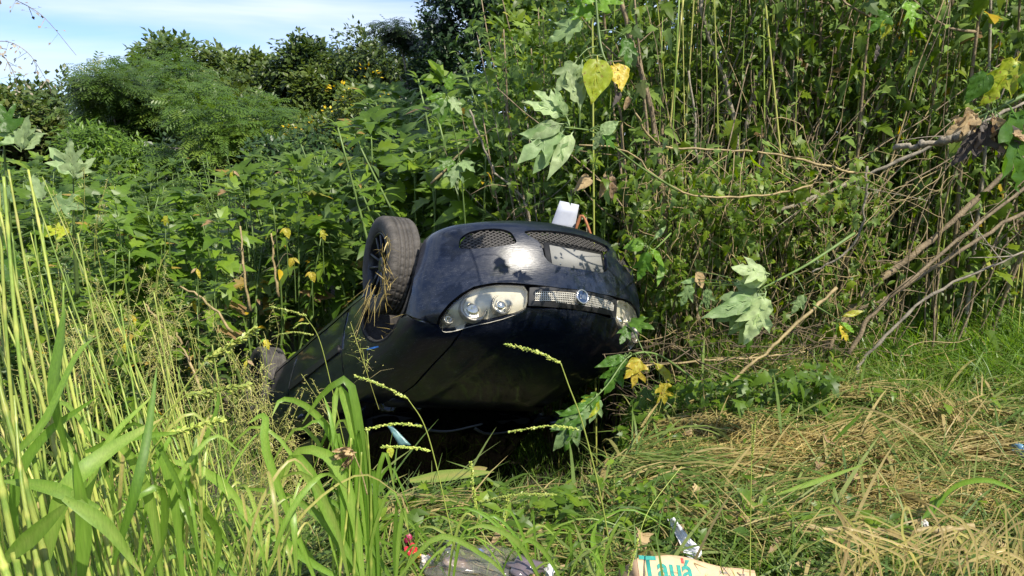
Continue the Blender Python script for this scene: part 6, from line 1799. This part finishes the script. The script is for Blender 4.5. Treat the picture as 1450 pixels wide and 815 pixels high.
# cardboard box lying at the bottom edge
def cardboard_box():
    A = at(902, 791, 2.42); B = at(1068, 805, 2.50)
    ux = B - A; wlen = np.linalg.norm(ux); ux /= wlen
    uy = np.array([0.06, -.80, -.62]); uy -= ux * (uy @ ux); uy /= np.linalg.norm(uy)   # towards the camera, down the printed face
    un = np.cross(uy, ux); un = un if un[2] > 0 else -un
    e = empty('cardboard_box', tuple(A), 0, label='torn cardboard box with teal and red lettering at the bottom edge', category='box')
    m4 = Matrix(np.column_stack([ux, -uy, un]).tolist()).to_4x4(); m4.translation = Vector(A)
    e.matrix_world = m4
    # printed panel: x along the top edge, y up (towards the far edge), slightly bowed upward
    nx, ny = 30, 10
    X, Y = np.meshgrid(np.linspace(0, wlen, nx + 1), np.linspace(-.20, 0, ny + 1))
    top = .012 * np.sin(X / wlen * math.pi * 1.2 + .3) + .010 * np.exp(-((X - .25 * wlen) / .1) ** 2)
    Yt = Y + (Y + .2) / .2 * (.028 * np.exp(-((X - .33 * wlen) / (.30 * wlen)) ** 2) - .006)
    Z = .010 * np.sin(X * 14) * .4
    def bow(x): return .004 * np.sin(x * 14)
    V = np.stack([X, Yt, Z], -1).reshape(-1, 3); n = len(V); V = np.concatenate([V, V - np.array([0, 0, .004])])
    F_ = []
    for j in range(ny):
        for i in range(nx):
            a = j * (nx + 1) + i; F_ += [(a, a + 1, a + nx + 2), (a, a + nx + 2, a + nx + 1), (a + n, a + nx + 2 + n, a + 1 + n), (a + n, a + nx + 1 + n, a + nx + 2 + n)]
    for i in range(nx):
        a = ny * (nx + 1) + i; F_ += [(a, a + 1, a + 1 + n), (a, a + 1 + n, a + n)]
    obj('panel', newmesh('panel', V, np.array(F_)), M['card'], e)
    v, f = sheet_vf((-.002, -.2, -.002), (-.002, .0, -.002), (-.03, .0, -.10), (-.03, -.2, -.10), 4, 4, .002, 3, .004); obj('side_flap', newmesh('side_flap', v, f), M['card_edge'], e)
    v, f = sheet_vf((0, .0, -.006), (wlen, 0, -.006), (wlen, .01, -.11), (0, .01, -.11), 8, 3, .002, 4, .004); obj('back_panel', newmesh('back_panel', v, f), M['card_edge'], e)
    def put_text(s_, size, x, y, m, nm, sx=1.0):
        v, f = text_vf(s_, size, .0004)
        v = v * np.array([sx, 1, 1]) + np.array([x, y, 0]); v[:, 2] += bow(v[:, 0]) + .0015
        obj(nm, newmesh(nm, v, f, False), m, e)
    put_text('Tauá', .104, .104, -.030, M['teal'], 'lettering', .95)
    v, f = box_vf(.167, .005, bow(.167) + .0018, .009, .018, .0006); obj('accent', newmesh('accent', v, f), M['redprint'], e)
    put_text('Bem', .016, wlen * .72, -.022, M['greyprint'], 'small_print'); put_text('viver', .014, wlen * .88, -.024, M['greyprint'], 'small_print')
    v, f = box_vf(wlen * .80, -.04, bow(wlen * .8) + .0018, wlen * .30, .0012, .0006); obj('print_line', newmesh('print_line', v, f), M['greyprint'], e)
cardboard_box()
# white crumpled foil strip
def foil():
    A = [at(942, 729, 2.72), at(952, 727, 2.72)]
    rows = [((942, 729), (951, 727)), ((951, 746), (961, 741)), ((957, 758), (970, 752)), ((964, 772), (980, 765)), ((968, 782), (993, 776)), ((973, 788), (994, 785)), ((980, 791), (990, 790))]
    P0 = at(942, 729, 3.0); V = []
    g = np.random.default_rng(6)
    for i, (a, b) in enumerate(rows):
        for t in np.linspace(0, 1, 7):
            u = a[0] + (b[0] - a[0]) * t; v = a[1] + (b[1] - a[1]) * t
            V.append(at(u, v, on_ground(946 + 5 * i, (729, 746, 758, 772, 782, 788, 791)[i], .15)[1] + .012 * math.sin(t * 6.3) + g.normal(0, .004 + .002 * i)))
    F_ = []
    for j in range(len(rows) - 1):
        for i in range(6):
            a = j * 7 + i; F_ += [(a, a + 7, a + 8), (a, a + 8, a + 1)]
    e = empty('foil_wrapper', tuple(P0), 0, label='white crumpled foil strip lying above the cardboard box', category='wrapper')
    obj('strip', newmesh('strip', np.array(V) - P0, np.array(F_), False), M['foil'], e)
foil()
def crumple(name, label, category, u, v, Y, size, m, seed, parent=None, flat=.5, pname='crumple', res=3):
    g = np.random.default_rng(seed); bm = bmesh.new(); bmesh.ops.create_icosphere(bm, subdivisions=res, radius=1)
    c = at(u, v, Y)
    ph = g.uniform(0, 6, 12)
    for q in bm.verts:
        p = np.array(q.co[:]); k = 1 + .16 * math.sin(p[0] * 5 + ph[0]) + .16 * math.sin(p[1] * 6 + ph[1]) + .14 * math.sin(p[2] * 7 + p[0] * 4 + ph[2]) + g.normal(0, .12)
        p = p * k * np.array(size) * np.array([1, 1, flat]); q.co = Vector(p)
    bmesh.ops.triangulate(bm, faces=bm.faces[:])
    V = np.array([q.co[:] for q in bm.verts]); F_ = np.array([[q.index for q in t.verts] for t in bm.faces]); bm.free()
    if parent is None:
        e = empty(name, tuple(c), 0, label=label, category=category)
        obj(pname, newmesh(pname, V, F_, False), m, e); return e
    return obj(pname, newmesh(pname, V + c - np.array(parent.location), F_, False), m, parent)
bag = crumple('plastic_litter', 'crumpled clear plastic bag of rubbish showing through the grass at the bottom', 'plastic bag', 672, 799, 2.42, (.15, .10, .065), M['film'], 21)
bag2 = crumple('plastic_litter', 'dark crumpled film at the right end of the clear rubbish bag', 'plastic film', 738, 803, 2.38, (.06, .05, .05), simple('dark_film', (.10, .08, .09), .15, coat=.5), 22)
for (u, v, s_, col, nm, lab, cat) in ((583, 784, (.022, .024, .042), (.65, .03, .05), 'red_wrapper', 'bright red wrapper at the left end of the rubbish bag', 'wrapper'), (606, 796, (.024, .022, .03), (.72, .66, .60), 'paper_scrap', 'cream paper scrap beside the bright red wrapper', 'paper'),
        (577, 762, (.014, .014, .026), (.30, .02, .08), 'crimson_wrapper', 'small crimson wrapper above the bright red one', 'wrapper'), (590, 786, (.015, .012, .015), (.70, .42, .06), 'orange_wrapper', 'small orange wrapper among the rubbish', 'wrapper'),
        (679, 782, (.014, .014, .014), (.06, .14, .40), 'blue_wrapper', 'small blue wrapper in the middle of the rubbish bag', 'wrapper'), (408, 757, (.010, .01, .016), (.55, .05, .03), 'red_scrap', 'tiny red scrap in the grass left of the tuft', 'scrap'),
        (778, 809, (.018, .02, .02), (.75, .74, .72), 'white_scrap', 'white scrap at the bottom edge right of the bag', 'paper'), (640, 770, (.03, .02, .018), (.12, .09, .12), 'dark_wrapper', 'dark shiny wrapper at the top of the rubbish bag', 'wrapper'),
        (1310, 741, (.012, .012, .012), (.72, .70, .66), 'paper_scrap', 'tiny white paper ball on the flattened stalk at right', 'paper'), (640, 800, (.05, .04, .03), (.26, .18, .14), 'brown_wrapper', 'brownish crumpled wrapper inside the rubbish bag', 'wrapper')):
    crumple(nm, lab, cat, u, v, on_ground(u, v, .17)[1], tuple(1.05 * q for q in s_), simple(nm, tuple(c * .8 for c in col), .4, coat=.2, noise=.55, nscale=90), int(u), res=3, flat=.8)
crumple('plastic_bottle', 'crushed pale blue plastic piece at the right edge on the dry grass', 'plastic piece', 1444, 638, on_ground(1444, 638, .12)[1], (.05, .04, .035), M['blue_plastic'], 61, flat=1)
spray('withered_leaf_cluster', 'curled brown dead leaves hanging on the tall tuft before the windscreen', [(520, 700, 2.0), (512, 670, 2.0), (500, 640, 2.0)],
 [((505, 640, 2.0), (465, 650, 2.0), 'palm', 'dead_leaf', dict(curl=9, ripple=.05, tint=.8)), ((503, 642, 2.0), (480, 668, 2.0), 'tri', 'dead_leaf', dict(curl=9, ripple=.06, tint=.4)), ((500, 636, 2.0), (470, 638, 1.98), 'tri', 'dead_leaf', dict(curl=8, ripple=.06, tint=1)), ((498, 640, 2.0), (492, 668, 2.0), 'lance', 'dead_leaf', dict(curl=9, tint=.6))], r0=.002, r1=.0015, category='leaves', stem_mat='vine_stem')
# white board and rusty strap standing behind the bumper
def board():
    c = at(795, 318, 5.35); e = empty('white_board', tuple(c), 0, label='white panel offcut standing up behind the raised bumper', category='board')
    P = [at(776, 330, 5.3), at(812, 332, 5.3), at(820, 290, 5.3), at(793, 284, 5.3)]
    v, f = sheet_vf(*[p - c for p in P], 3, 3, .0, 1, .006); obj('panel', newmesh('panel', v, f, False), M['white_board'], e)
    e2, P = branch('rusty_strap', [(812, 335, 5.25), (824, 305, 5.25), (838, 335, 5.2)], .010, .010, M['orange'], 'rusty orange strap beside the white panel offcut', 'strap', n=12, wob=.0)
board()
# pale strip and yellow round leaf at the foot of the windscreen
c = at(563, 615, 4.3); e = empty('pale_strip', tuple(c), 0, label='pale blue-green strip in front of the windscreen', category='plastic strip')
v, f = sheet_vf(*[at(*p) - c for p in ((548, 602, 4.3), (556, 603, 4.3), (582, 630, 4.25), (566, 632, 4.25))], 3, 6, .004, 2, .003); obj('strip', newmesh('strip', v, f), M['teal_strip'], e)
spray('creeper_shoot', 'thin creeper ending in a small round yellow leaf before the windscreen', [(556, 612, 2.9), (553, 625, 2.9), (552, 632, 2.9)], [((551, 632, 2.9), (555, 649, 2.88), 'ovate', 'yellow_leaf', dict(tint=.2, asym=.1, fold=.05))], r0=.0012, r1=.001, category='creeper')
# broken flat stalk lying across the hay at right, folded dry leaves
e, P = branch('flattened_stalk', [(1110, 744, 2.80), (1200, 752, 2.78), (1290, 752, 2.76), (1380, 745, 2.76)], .014, .012, M['vine_stem'], 'thick flattened dry stalk lying level across the hay at right', 'stalk')
DB = []
for k in range(46):
    u0 = g.uniform(1180, 1500); Y = g.uniform(2.2, 2.6); l = g.uniform(40, 120)
    DB.append(([(u0, 830, Y), (u0 + g.normal(0, 15), 830 - l * .6, Y), (u0 + g.normal(0, 40), 830 - l, Y), (u0 + g.normal(0, 70), 830 - l * .5, Y)], g.uniform(.003, .011), g.uniform(.82, 1)))
clump('dry_grass_clump', 'bunch of dry straw-coloured blades at the bottom right corner', [], DB)
FB = [([(1150, 600, 3.4), (1200, 575, 3.4), (1260, 590, 3.3), (1310, 625, 3.25), (1345, 680, 3.2)], .009, .9), ([(1350, 690, 3.0), (1320, 720, 2.9), (1305, 735, 2.85)], .03, .1), ([(1320, 730, 2.9), (1350, 690, 2.9), (1400, 680, 2.9), (1450, 700, 2.9)], .024, .35),
      ([(1180, 625, 3.5), (1205, 600, 3.5), (1225, 580, 3.5)], .018, .1), ([(1170, 745, 2.8), (1190, 775, 2.75), (1235, 783, 2.7)], .02, .95), ([(1100, 700, 3.0), (1160, 680, 3.0), (1230, 655, 3.0)], .02, .55), ([(1050, 700, 3), (1100, 730, 2.95), (1200, 725, 2.9)], .018, .6), ([(580, 680, 3.2), (640, 672, 3.2), (700, 668, 3.2)], .05, .7), ([(660, 672, 3.3), (690, 662, 3.3)], .05, .92)]
clump('loose_blades', 'single broad cut blades, some straw-coloured, strewn over the verge', [], FB)
